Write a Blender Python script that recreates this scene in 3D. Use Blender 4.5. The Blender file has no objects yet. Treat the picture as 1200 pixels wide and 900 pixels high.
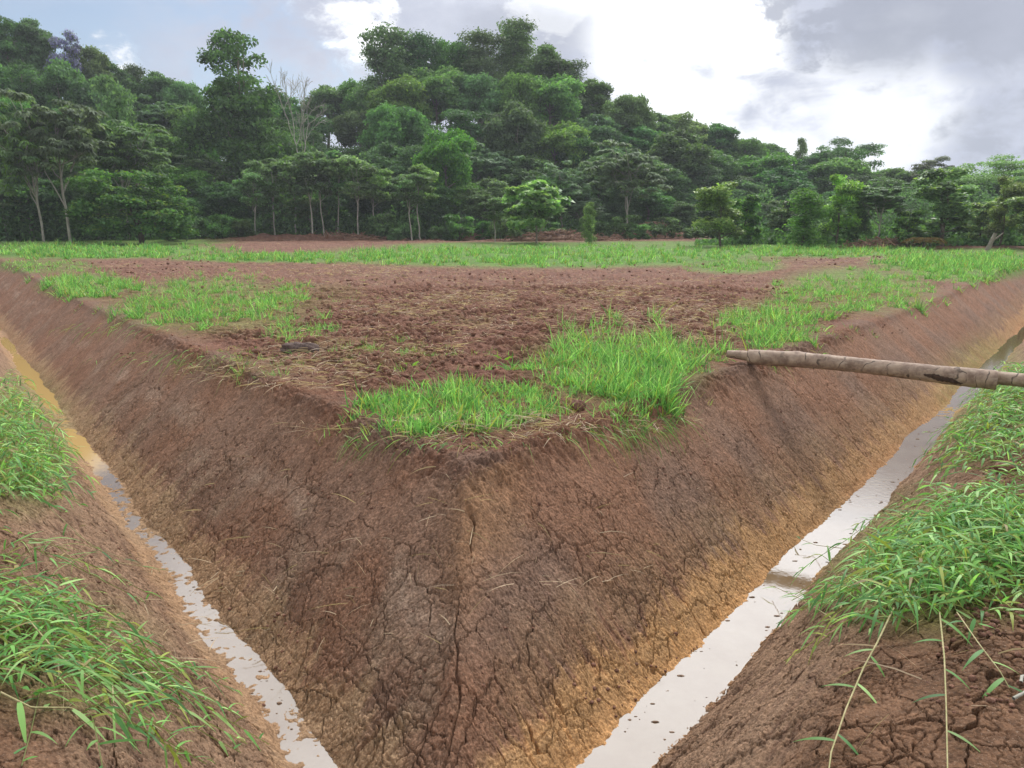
import bpy, math, random
import numpy as np
from mathutils import Vector

R = math.radians
sc = bpy.context.scene
COL = sc.collection
QUAL = 1.12            # tessellation of the ground sheet

# ------------------------------------------------------------------ camera
F, PITCH, H = 858.0, R(11.8), 1.62
cam_d = bpy.data.cameras.new('camera')
cam = bpy.data.objects.new('camera', cam_d)
COL.objects.link(cam)
cam_d.sensor_width = 36.0
cam_d.lens = 36.0 * F / 1200.0
cam_d.clip_start = 0.05
cam_d.clip_end = 3000.0
cam.location = (0, 0, H)
cam.rotation_euler = (R(90) - PITCH, 0, 0)
sc.camera = cam

# ------------------------------------------------------------------ colour management
sc.view_settings.view_transform = 'Standard'
sc.view_settings.look = 'None'
sc.view_settings.gamma = 1.0
sc.view_settings.use_curve_mapping = False
sc.view_settings.exposure = 0.0

# ------------------------------------------------------------------ light: veiled sun ahead, slightly right
SUN_AZ, SUN_EL = R(25), R(50)
sun_d = bpy.data.lights.new('sun', 'SUN')
sun_d.energy = 2.4
sun_d.angle = R(13)
sun_d.color = (1.0, 0.95, 0.88)
sun = bpy.data.objects.new('sun', sun_d)
COL.objects.link(sun)
sv = Vector((math.sin(SUN_AZ) * math.cos(SUN_EL), math.cos(SUN_AZ) * math.cos(SUN_EL), math.sin(SUN_EL)))
sun.rotation_euler = sv.to_track_quat('Z', 'Y').to_euler()
sun.location = (0, 0, 30)


class NT:
    """small helper round a node tree"""
    def __init__(self, tree):
        self.t = tree
        self.n = tree.nodes
        self.n.clear()

    def node(self, kind, **kw):
        nd = self.n.new(kind)
        for k, v in kw.items():
            setattr(nd, k, v)
        return nd

    def put(self, sock, v):
        if isinstance(v, bpy.types.NodeSocket):
            self.t.links.new(v, sock)
        elif v is not None:
            sock.default_value = v

    def math(self, op, a, b=None, c=None, clamp=False):
        nd = self.node('ShaderNodeMath', operation=op, use_clamp=clamp)
        for i, v in enumerate((a, b, c)):
            if v is not None:
                self.put(nd.inputs[i], v)
        return nd.outputs[0]

    def vmath(self, op, a, b=None):
        nd = self.node('ShaderNodeVectorMath', operation=op)
        self.put(nd.inputs[0], a)
        if b is not None:
            self.put(nd.inputs[1], b)
        return nd.outputs['Value'] if op in ('DOT_PRODUCT', 'LENGTH') else nd.outputs[0]

    def ramp(self, v, a, b, lo=0.0, hi=1.0, smooth=True):
        nd = self.node('ShaderNodeMapRange', interpolation_type='SMOOTHSTEP' if smooth else 'LINEAR')
        for i, q in enumerate((v, a, b, lo, hi)):
            self.put(nd.inputs[i], q)
        return nd.outputs[0]

    def mix(self, f, a, b, mode='MIX'):
        nd = self.node('ShaderNodeMix', data_type='RGBA', blend_type=mode)
        self.put(nd.inputs[0], f)
        self.put(nd.inputs[6], a)
        self.put(nd.inputs[7], b)
        return nd.outputs[2]

    def noise(self, vec, scale, detail=4.0, rough=0.55, dist=0.0):
        nd = self.node('ShaderNodeTexNoise')
        if vec is not None:
            self.put(nd.inputs['Vector'], vec)
        nd.inputs['Scale'].default_value = scale
        nd.inputs['Detail'].default_value = detail
        nd.inputs['Roughness'].default_value = rough
        nd.inputs['Distortion'].default_value = dist
        return nd.outputs[0]


def c4(r, g, b):
    return (r, g, b, 1.0)


# ------------------------------------------------------------------ sky
world = bpy.data.worlds.new('World')
sc.world = world
world.use_nodes = True
w = NT(world.node_tree)
wout = w.node('ShaderNodeOutputWorld')
sky = w.node('ShaderNodeTexSky', sky_type='NISHITA')
sky.sun_disc = False
sky.sun_elevation = SUN_EL
sky.sun_rotation = SUN_AZ
sky.air_density = 1.0
sky.dust_density = 1.5
bg_sky = w.node('ShaderNodeBackground')
w.put(bg_sky.inputs[0], sky.outputs[0])
bg_sky.inputs[1].default_value = 0.13
tc = w.node('ShaderNodeTexCoord')
dirn = w.vmath('NORMALIZE', tc.outputs['Generated'])


def sdir(az, el):
    az, el = R(az), R(el)
    return (math.sin(az) * math.cos(el), math.cos(az) * math.cos(el), math.sin(el))


wn = w.noise(w.vmath('MULTIPLY', dirn, (1, 1, 1.5)), 5.0, 6.0, 0.6)
wn2 = w.noise(w.vmath('MULTIPLY', dirn, (1, 1, 2.0)), 11.0, 7.0, 0.62, 0.4)
wn3 = w.noise(w.vmath('MULTIPLY', dirn, (1, 1, 2.6)), 2.6, 5.0, 0.55)


def blob(az, el, r0, r1, wob=0.012):
    dp = w.vmath('DOT_PRODUCT', dirn, sdir(az, el))
    dp = w.math('ADD', dp, w.math('MULTIPLY', w.math('SUBTRACT', wn2, 0.5), wob))
    dp = w.math('ADD', dp, w.math('MULTIPLY', w.math('SUBTRACT', wn, 0.5), wob * 1.6))
    return w.ramp(dp, math.cos(R(r1)), math.cos(R(r0)))


def mx(*vs):
    o = vs[0]
    for v in vs[1:]:
        o = w.math('MAXIMUM', o, v)
    return o


# cloud sheet colour
lav = w.mix(w.ramp(wn, 0.30, 0.72), c4(0.56, 0.60, 0.74), c4(0.76, 0.79, 0.89))
bright = mx(blob(10.5, 12, 3, 6.5, .009), blob(13.5, 8.0, 2.5, 6, .009), blob(15.5, 13.0, 2, 5, .009), blob(10.5, 16.5, 2, 6, .009), blob(15, 5, 1, 5, .008),
            blob(18.5, 5.5, .1, 5, .006), blob(-12, 15.2, .6, 3.6, .01), blob(-26, 10.2, .2, 3.4, .006),
            blob(2.5, 15.8, .1, 2.4, .006), w.math('MULTIPLY', blob(25.5, 8.0, .1, 6.5, .012), .75))
cl = w.mix(bright, lav, c4(1.25, 1.27, 1.30))
dark = mx(blob(26, 14.2, 3.5, 5.6, .008), blob(31, 14.5, 4, 6, .008), blob(36, 15, 4, 7, .008), blob(21.5, 14.0, 1.5, 3.2, .008), w.math('MULTIPLY', blob(1.0, 11.5, .1, 6.0, .012), .6), blob(33, 5.0, 1.0, 4.5, .010))
dcol = w.mix(w.ramp(wn, 0.3, 0.7), c4(0.38, 0.41, 0.50), c4(0.46, 0.49, 0.60))
cl = w.mix(w.math('MULTIPLY', dark, 0.85), cl, dcol)
glow = w.ramp(w.vmath('DOT_PRODUCT', dirn, sdir(14, 46)), math.cos(R(42)), math.cos(R(4)))
sep = w.node('ShaderNodeSeparateXYZ')
w.put(sep.inputs[0], dirn)
glow = w.math('MULTIPLY', glow, w.ramp(wn3, 0.2, 0.7, 0.6, 1.15))
glow = w.math('MULTIPLY', glow, w.ramp(w.math('ADD', sep.outputs[2], w.math('MULTIPLY', w.math('SUBTRACT', wn, .5), .12)), math.sin(R(15.0)), math.sin(R(21))))
glow2 = w.math('MULTIPLY', w.ramp(w.vmath('DOT_PRODUCT', dirn, sdir(-32, 36)), math.cos(R(24)), math.cos(R(4))), w.ramp(sep.outputs[2], math.sin(R(17)), math.sin(R(23)), 0, .62))
glow = w.math('MAXIMUM', glow, glow2)
# unseen brighter cloud added behind the camera to front-light slopes and trees
back = w.ramp(w.math('MULTIPLY', sep.outputs[1], -1.0), -0.25, 0.6)
cl = w.mix(w.math('MULTIPLY', back, w.ramp(wn, .3, .65, .6, 1.0)), cl, c4(1.15, 1.14, 1.14))
cl = w.mix(w.math('MULTIPLY', glow, 1.0), cl, c4(4.5, 4.6, 4.75))
bg_cl = w.node('ShaderNodeBackground')
w.put(bg_cl.inputs[0], cl)
bg_cl.inputs[1].default_value = 1.0
# blue showing through on the upper left
open_l = mx(blob(-34, 15, 5, 16, .03), blob(-19, 9, 2, 9, .03))
cover = w.math('SUBTRACT', 1.0, w.math('MULTIPLY', open_l, w.ramp(wn3, 0.32, 0.66, 1.0, 0.6)))
cover = w.math('MAXIMUM', cover, bright)
wm = w.node('ShaderNodeMixShader')
w.put(wm.inputs[0], cover)
w.t.links.new(bg_sky.outputs[0], wm.inputs[1])
w.t.links.new(bg_cl.outputs[0], wm.inputs[2])
w.t.links.new(wm.outputs[0], wout.inputs[0])

# ------------------------------------------------------------------ numpy noise
G8 = np.array([(math.cos(a), math.sin(a)) for a in np.arange(16) * math.pi / 8], dtype=np.float32)


def _hash(ix, iy, seed):
    n = ix.astype(np.uint32) * np.uint32(374761393) + iy.astype(np.uint32) * np.uint32(668265263) + np.uint32((seed * 2246822519 + 374761) & 0xffffffff)
    n = (n ^ (n >> np.uint32(13))) * np.uint32(1274126177)
    n = (n ^ (n >> np.uint32(15))) * np.uint32(2654435761)
    return n ^ (n >> np.uint32(16))


def gnoise(x, y, seed=0):
    x = np.asarray(x, dtype=np.float64)
    y = np.asarray(y, dtype=np.float64)
    xi = np.floor(x)
    yi = np.floor(y)
    fx = (x - xi).astype(np.float32)
    fy = (y - yi).astype(np.float32)
    xi = xi.astype(np.int64)
    yi = yi.astype(np.int64)
    u = fx * fx * fx * (fx * (fx * 6 - 15) + 10)
    v = fy * fy * fy * (fy * (fy * 6 - 15) + 10)

    def g(dx, dy):
        h = _hash(xi + dx, yi + dy, seed) & np.uint32(15)
        gg = G8[h]
        return gg[..., 0] * (fx - dx) + gg[..., 1] * (fy - dy)
    a = g(0, 0)
    b = g(1, 0)
    c = g(0, 1)
    d = g(1, 1)
    return 1.5 * ((a + (b - a) * u) * (1 - v) + (c + (d - c) * u) * v)


def fbm(x, y, octv=4, seed=0, gain=0.5):
    s = 0
    amp = 1.0
    for i in range(octv):
        s = s + amp * gnoise(x * 2 ** i + 17.3 * i, y * 2 ** i - 9.1 * i, seed + i * 7)
        amp *= gain
    return s


def ridged(x, y, octv=3, seed=0, gain=0.5):
    s = 0
    amp = 1.0
    for i in range(octv):
        s = s + amp * (1 - 2.2 * np.abs(gnoise(x * 2 ** i + 5.7 * i, y * 2 ** i + 3.3 * i, seed + i * 11)))
        amp *= gain
    return s


def worley(x, y, seed=0):
    xi = np.floor(x)
    yi = np.floor(y)
    fx = (x - xi).astype(np.float32)
    fy = (y - yi).astype(np.float32)
    xi = xi.astype(np.int64)
    yi = yi.astype(np.int64)
    f1 = np.full(fx.shape, 9.0, np.float32)
    f2 = np.full(fx.shape, 9.0, np.float32)
    idv = np.zeros(fx.shape, np.float32)
    for dx in (-1, 0, 1):
        for dy in (-1, 0, 1):
            h = _hash(xi + dx, yi + dy, seed)
            px = dx + 0.1 + 0.8 * (h & np.uint32(1023)).astype(np.float32) / 1023 - fx
            py = dy + 0.1 + 0.8 * ((h >> np.uint32(10)) & np.uint32(1023)).astype(np.float32) / 1023 - fy
            d = np.sqrt(px * px + py * py)
            near = d < f1
            f2 = np.where(near, f1, np.minimum(f2, d))
            idv = np.where(near, ((h >> np.uint32(20)) & np.uint32(1023)).astype(np.float32) / 1023, idv)
            f1 = np.where(near, d, f1)
    return f1, f2, idv


def sstep(a, b, v):
    t = np.clip((v - a) / (b - a), 0, 1)
    return t * t * (3 - 2 * t)


def lerp(a, b, t):
    return a + (b - a) * t


# ------------------------------------------------------------------ terrain
P0 = np.array([-0.321, 4.839])
AL, AR = R(-38.13), R(39.06)
UL = np.array([math.sin(AL), math.cos(AL)])
UR = np.array([math.sin(AR), math.cos(AR)])
NL = np.array([-UL[1], UL[0]])
NRM = np.array([UR[1], -UR[0]])
SK_L = np.array([-60, -.45, -.10, 0.0, .09, .6, 1.24, 1.30, 1.36, 1.44, 1.50, 1.95, 2.25, 2.55, 2.9, 60])
ZK_L = np.array([0, 0, -.005, -.035, -.125, -.62, -1.25, -1.305, -1.318, -1.318, -1.30, -.83, -.50, -.20, -.03, 0])
SK_R = np.array([-60, -.45, -.10, 0.0, .09, .6, 1.28, 1.334, 1.40, 1.62, 1.684, 2.15, 2.45, 2.75, 3.15, 60])
ZK_R = np.array([0, 0, -.005, -.035, -.125, -.60, -1.26, -1.305, -1.335, -1.335, -1.30, -.78, -.44, -.19, -.04, 0])
WATER_Z = -1.30


def ditch_coords(x, y):
    dx = x - P0[0]
    dy = y - P0[1]
    oL = dx * NL[0] + dy * NL[1]
    oR = dx * NRM[0] + dy * NRM[1]
    aL = dx * UL[0] + dy * UL[1]
    aR = dx * UR[0] + dy * UR[1]
    d = oR - oL
    k = 0.02
    hh = np.clip(0.5 + 0.5 * d / k, 0, 1)
    s = oL * (1 - hh) + oR * hh + k * hh * (1 - hh) * 0.5
    return s, d, aL, aR


def macro_h(x, y):
    r = np.hypot(x, y)
    az = np.degrees(np.arctan2(x, y))
    s, d, aL, aR = ditch_coords(x, y)
    s = s + 0.05 * gnoise(x * 0.9, y * 0.9, 3) + 0.025 * gnoise(x * 3.1, y * 3.1, 4)
    z = lerp(np.interp(s, SK_L, ZK_L), np.interp(s, SK_R, ZK_R), sstep(-.12, .12, d))
    fade = 1 - sstep(45, 62, r)
    z = z * fade
    # the field rises a little towards the forest
    front = (y > -5)
    z = z + 0.85 * sstep(18, 82, r) * front
    z = z + 0.05 * gnoise(x * 0.35, y * 0.35, 9) * sstep(6, 12, r) + 0.16 * gnoise(x * .09, y * .09, 10) * sstep(20, 40, r)
    # forest hills behind
    fr = np.interp(az, [-180, -60, -45, -20, 0, 12, 20, 35, 60, 180], [82, 80, 80, 82, 84, 88, 98, 104, 104, 104])
    hh = np.interp(az, [-180, -70, -48, -35, -28, -22, -15, -9, 0, 6, 11, 17, 26, 40, 70, 180],
                   [10, 14, 19, 18, 13, 9, 9, 14, 18, 16, 9, 6.5, 5.5, 4.5, 4, 6])
    z = z + hh * sstep(0, 36, r - fr) + 1.2 * gnoise(x * .05, y * .05, 20) * sstep(4, 25, r - fr)
    return z


def project(x, y, z):
    yy = y
    zz = z - H
    cx = x
    cz = yy * math.cos(PITCH) - zz * math.sin(PITCH)
    cy = yy * math.sin(PITCH) + zz * math.cos(PITCH)
    cz = np.where(np.abs(cz) < 1e-3, 1e-3, cz)
    px = 600 + F * cx / cz
    py = 450 - F * cy / cz
    px = np.where(cz > 0.05, px, -9999)
    return px, py


def ray(px, py):
    X = (np.asarray(px, float) - 600) / F
    Y = -(np.asarray(py, float) - 450) / F
    return X, math.cos(PITCH) + Y * math.sin(PITCH), -math.sin(PITCH) + Y * math.cos(PITCH)


def on_ground(px, py):
    """where the line of sight through a photo pixel meets the terrain"""
    vx, vy, vz = ray(px, py)
    n = 150
    ts = 1.2 * (110 / 1.2) ** (np.arange(n) / (n - 1.0))
    t = np.full(np.shape(vx), np.nan)
    prev = np.full(np.shape(vx), 1.2)
    done = np.zeros(np.shape(vx), bool)
    for tt in ts:
        todo = np.where(~done)[0]
        if len(todo) == 0:
            break
        hit = np.zeros(np.shape(vx), bool)
        zr = H + vz[todo] * tt
        low_ = zr < 1.3
        tl = todo[low_]
        if len(tl):
            hit[tl] = zr[low_] < macro_h(vx[tl] * tt, vy[tl] * tt)
        if hit.any():
            a = prev[hit]
            b = np.full(hit.sum(), tt)
            for _ in range(10):
                m = 0.5 * (a + b)
                below = H + vz[hit] * m < macro_h(vx[hit] * m, vy[hit] * m)
                b = np.where(below, m, b)
                a = np.where(below, a, m)
            t[hit] = b
        done |= hit
        prev = np.full(np.shape(vx), tt)
    t = np.where(np.isnan(t), 110, t)
    x = vx * t
    y = vy * t
    return np.stack([x, y, macro_h(x, y)], -1)


def at(px, py, z=0.0):
    vx, vy, vz = ray(px, py)
    t = (z - H) / vz
    return np.array([vx * t, vy * t, z])


def at_dist(px, D):
    """ground point straight under photo column px at distance D"""
    az = math.atan2((px - 600) / F, math.cos(PITCH) + (450 - 285) / F * math.sin(PITCH))
    return math.sin(az) * D, math.cos(az) * D


# grass cover on the field, as photo patches (cx, cy, rx, ry, strength)
COVER = [(110, 284, 170, 6, 1), (610, 288, 170, 5, 1), (860, 289, 130, 6, 1), (1010, 292, 80, 4, .9), (1150, 295, 90, 5, .9), (90, 293, 190, 12, 1.1), (360, 302, 190, 7, 1), (640, 300, 300, 16, 1.15), (960, 294, 160, 9, 1), (1140, 308, 130, 15, 1.1), (780, 286, 160, 4, .9),
         (100, 336, 62, 17, 1), (50, 312, 70, 10, .55), (250, 360, 140, 36, 1), (370, 345, 60, 14, .35), (860, 312, 65, 11, .9), (905, 378, 68, 32, 1),
         (1000, 342, 105, 32, 1), (1130, 316, 90, 16, 1), (725, 432, 125, 52, 1), (520, 476, 95, 32, .9), (700, 298, 150, 6, 1),
         (30, 520, 62, 95, 1), (60, 770, 150, 85, .5), (1160, 470, 70, 80, .8), (1090, 660, 150, 95, .9), (1000, 295, 260, 6, .5),
         (400, 408, 60, 14, .3), (300, 430, 90, 14, .25), (470, 420, 60, 22, .2)]


def cover_at(px, py):
    g = np.zeros(np.shape(px), np.float32)
    for cx, cy, rx, ry, st in COVER:
        q = np.sqrt(((px - cx) / rx) ** 2 + ((py - cy) / ry) ** 2)
        g = np.maximum(g, st * (1 - sstep(0.62, 1.12, q)))
    return g


def link_mesh(name, V, Fc, mat=None, parent=None, smooth=False, cols=None):
    me = bpy.data.meshes.new(name)
    V = np.asarray(V, np.float32)
    if isinstance(Fc, np.ndarray):
        k = Fc.shape[1]
        me.vertices.add(len(V))
        me.vertices.foreach_set('co', V.ravel())
        me.loops.add(Fc.size)
        me.loops.foreach_set('vertex_index', Fc.astype(np.int32).ravel())
        me.polygons.add(len(Fc))
        me.polygons.foreach_set('loop_start', np.arange(0, Fc.size, k, dtype=np.int32))
        me.polygons.foreach_set('loop_total', np.full(len(Fc), k, np.int32))
        me.update(calc_edges=True)
    else:
        me.from_pydata([tuple(map(float, v)) for v in V], [], [tuple(map(int, f)) for f in Fc])
        me.update()
    if smooth:
        me.polygons.foreach_set('use_smooth', np.ones(len(me.polygons), bool))
    if cols is not None:
        at_ = me.attributes.new('tint', 'FLOAT_COLOR', 'POINT')
        c = np.ones((len(V), 4), np.float32)
        c[:, :3] = cols
        at_.data.foreach_set('color', c.ravel())
    if mat is not None:
        me.materials.append(mat)
    o = bpy.data.objects.new(name, me)
    COL.objects.link(o)
    if parent is not None:
        o.parent = parent
    return o


def tag(o, label=None, cat=None, group=None, kind=None):
    if label:
        o['label'] = label
    if cat:
        o['category'] = cat
    if group:
        o['group'] = group
    if kind:
        o['kind'] = kind
    return o


def empty(name, loc):
    o = bpy.data.objects.new(name, None)
    o.empty_display_size = 0.2
    o.location = loc
    COL.objects.link(o)
    return o


# ------------------------------------------------------------------ materials
def new_mat(name):
    m = bpy.data.materials.new(name)
    m.use_nodes = True
    nt = NT(m.node_tree)
    out = nt.node('ShaderNodeOutputMaterial')
    return m, nt, out


def leaf_mat(name, trans=0.4, rough=0.45, tcol=(1.2, 1.3, 0.65), vary=0.25, spec=0.35):
    m, t, out = new_mat(name)
    a = t.node('ShaderNodeAttribute', attribute_name='tint')
    oi = t.node('ShaderNodeObjectInfo')
    v = t.ramp(oi.outputs['Random'], 0, 1, 1 - vary, 1 + vary, False)
    hs = t.node('ShaderNodeHueSaturation')
    t.put(hs.inputs['Hue'], t.math('ADD', 0.5, t.math('MULTIPLY', t.math('SUBTRACT', t.math('FRACT', t.math('MULTIPLY', oi.outputs['Random'], 7.13)), 0.5), 0.05 if vary else 0.0)))
    t.put(hs.inputs['Saturation'], t.math('ADD', 1.0, t.math('MULTIPLY', t.math('SUBTRACT', t.math('FRACT', t.math('MULTIPLY', oi.outputs['Random'], 3.77)), 0.5), 0.35 if vary else 0.0)))
    t.put(hs.inputs['Value'], v)
    t.put(hs.inputs['Color'], a.outputs[0])
    col = hs.outputs[0]
    p = t.node('ShaderNodeBsdfPrincipled')
    t.put(p.inputs['Base Color'], col)
    p.inputs['Roughness'].default_value = rough
    p.inputs['Specular IOR Level'].default_value = spec
    tr = t.node('ShaderNodeBsdfTranslucent')
    t.put(tr.inputs[0], t.mix(1.0, col, c4(*tcol), 'MULTIPLY'))
    ms = t.node('ShaderNodeMixShader')
    ms.inputs[0].default_value = trans
    t.t.links.new(p.outputs[0], ms.inputs[1])
    t.t.links.new(tr.outputs[0], ms.inputs[2])
    t.t.links.new(ms.outputs[0], out.inputs[0])
    return m


def bark_mat(name, a, b, scale=6.0, stretch=0.25):
    m, t, out = new_mat(name)
    g = t.node('ShaderNodeNewGeometry')
    v = t.vmath('MULTIPLY', g.outputs['Position'], (1, 1, stretch))
    n = t.noise(v, scale, 6, .65)
    n2 = t.noise(g.outputs['Position'], scale * .35, 3)
    col = t.mix(t.ramp(n, .3, .7), c4(*a), c4(*b))
    col = t.mix(t.ramp(n2, .45, .7, 0, .5), col, c4(a[0] * .8, a[1] * .95, a[2] * .8))
    p = t.node('ShaderNodeBsdfPrincipled')
    t.put(p.inputs['Base Color'], col)
    p.inputs['Roughness'].default_value = .85
    bp = t.node('ShaderNodeBump')
    bp.inputs['Strength'].default_value = .5
    bp.inputs['Distance'].default_value = .02
    t.put(bp.inputs['Height'], n)
    t.t.links.new(bp.outputs[0], p.inputs['Normal'])
    t.t.links.new(p.outputs[0], out.inputs[0])
    return m


M_LEAF = leaf_mat('tree_leaves', .45, .55, spec=.2)
M_LIME = leaf_mat('young_leaves', .42)
M_GRASS = leaf_mat('grass_blades', .44, .5, (1.15, 1.28, .72), 0.0, .25)
M_BARK = bark_mat('grey_bark', (.16, .14, .11), (.28, .25, .2))
M_PALE = bark_mat('pale_bark', (.24, .23, .19), (.42, .40, .34))
M_DARK = bark_mat('dark_bark', (.07, .055, .04), (.13, .1, .075))

# ground
M_SOIL, t, out = new_mat('red_soil')
a = t.node('ShaderNodeAttribute', attribute_name='tint')
g = t.node('ShaderNodeNewGeometry')
pos = g.outputs['Position']
nA = t.noise(pos, 55, 5, .7)
nB = t.noise(pos, 190, 4, .7)
nC = t.noise(pos, 14, 4, .6)
col = t.mix(1.0, a.outputs[0], t.mix(t.ramp(nA, .28, .72), c4(.62, .60, .58), c4(1.42, 1.44, 1.46)), 'MULTIPLY')
col = t.mix(1.0, col, t.mix(t.ramp(nC, .3, .7), c4(.86, .86, .86), c4(1.15, 1.14, 1.12)), 'MULTIPLY')
col = t.mix(t.ramp(nB, .58, .72, 0, .45), col, c4(.34, .27, .21))
nD = t.noise(pos, 130, 3, .6)
col = t.mix(t.ramp(nD, .60, .72, 0, .5), col, c4(.42, .32, .24))
p = t.node('ShaderNodeBsdfPrincipled')
t.put(p.inputs['Base Color'], col)
p.inputs['Roughness'].default_value = .92
p.inputs['Specular IOR Level'].default_value = .2
bp = t.node('ShaderNodeBump')
bp.inputs['Strength'].default_value = 1.0
bp.inputs['Distance'].default_value = .012
t.put(bp.inputs['Height'], t.math('ADD', nA, t.math('MULTIPLY', nB, .4)))
t.t.links.new(bp.outputs[0], p.inputs['Normal'])
t.t.links.new(p.outputs[0], out.inputs[0])

# muddy water
M_WATER, t, out = new_mat('muddy_water')
g = t.node('ShaderNodeNewGeometry')
pos = g.outputs['Position']
n = t.noise(pos, 3.2, 5, .6)
n2 = t.noise(pos, 16, 4, .6)
col = t.mix(t.ramp(n, .35, .65), c4(.15, .098, .052), c4(.17, .12, .07))
sx_ = t.node('ShaderNodeSeparateXYZ')
t.put(sx_.inputs[0], pos)
no_sky_mirror = t.ramp(t.math('ADD', sx_.outputs[0], t.math('MULTIPLY', n2, .5)), -5.2, -4.6, 1, 0)  # ochre painted in where left water mirrors trees instead of bright sky
col = t.mix(no_sky_mirror, col, c4(.52, .34, .13))
p = t.node('ShaderNodeBsdfPrincipled')
t.put(p.inputs['Base Color'], col)
p.inputs['IOR'].default_value = 1.9
t.put(p.inputs['Roughness'], t.ramp(n2, .5, .75, .02, .10))
bp = t.node('ShaderNodeBump')
bp.inputs['Strength'].default_value = .06
bp.inputs['Distance'].default_value = .01
t.put(bp.inputs['Height'], n2)
t.t.links.new(bp.outputs[0], p.inputs['Normal'])
t.t.links.new(p.outputs[0], out.inputs[0])


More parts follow.
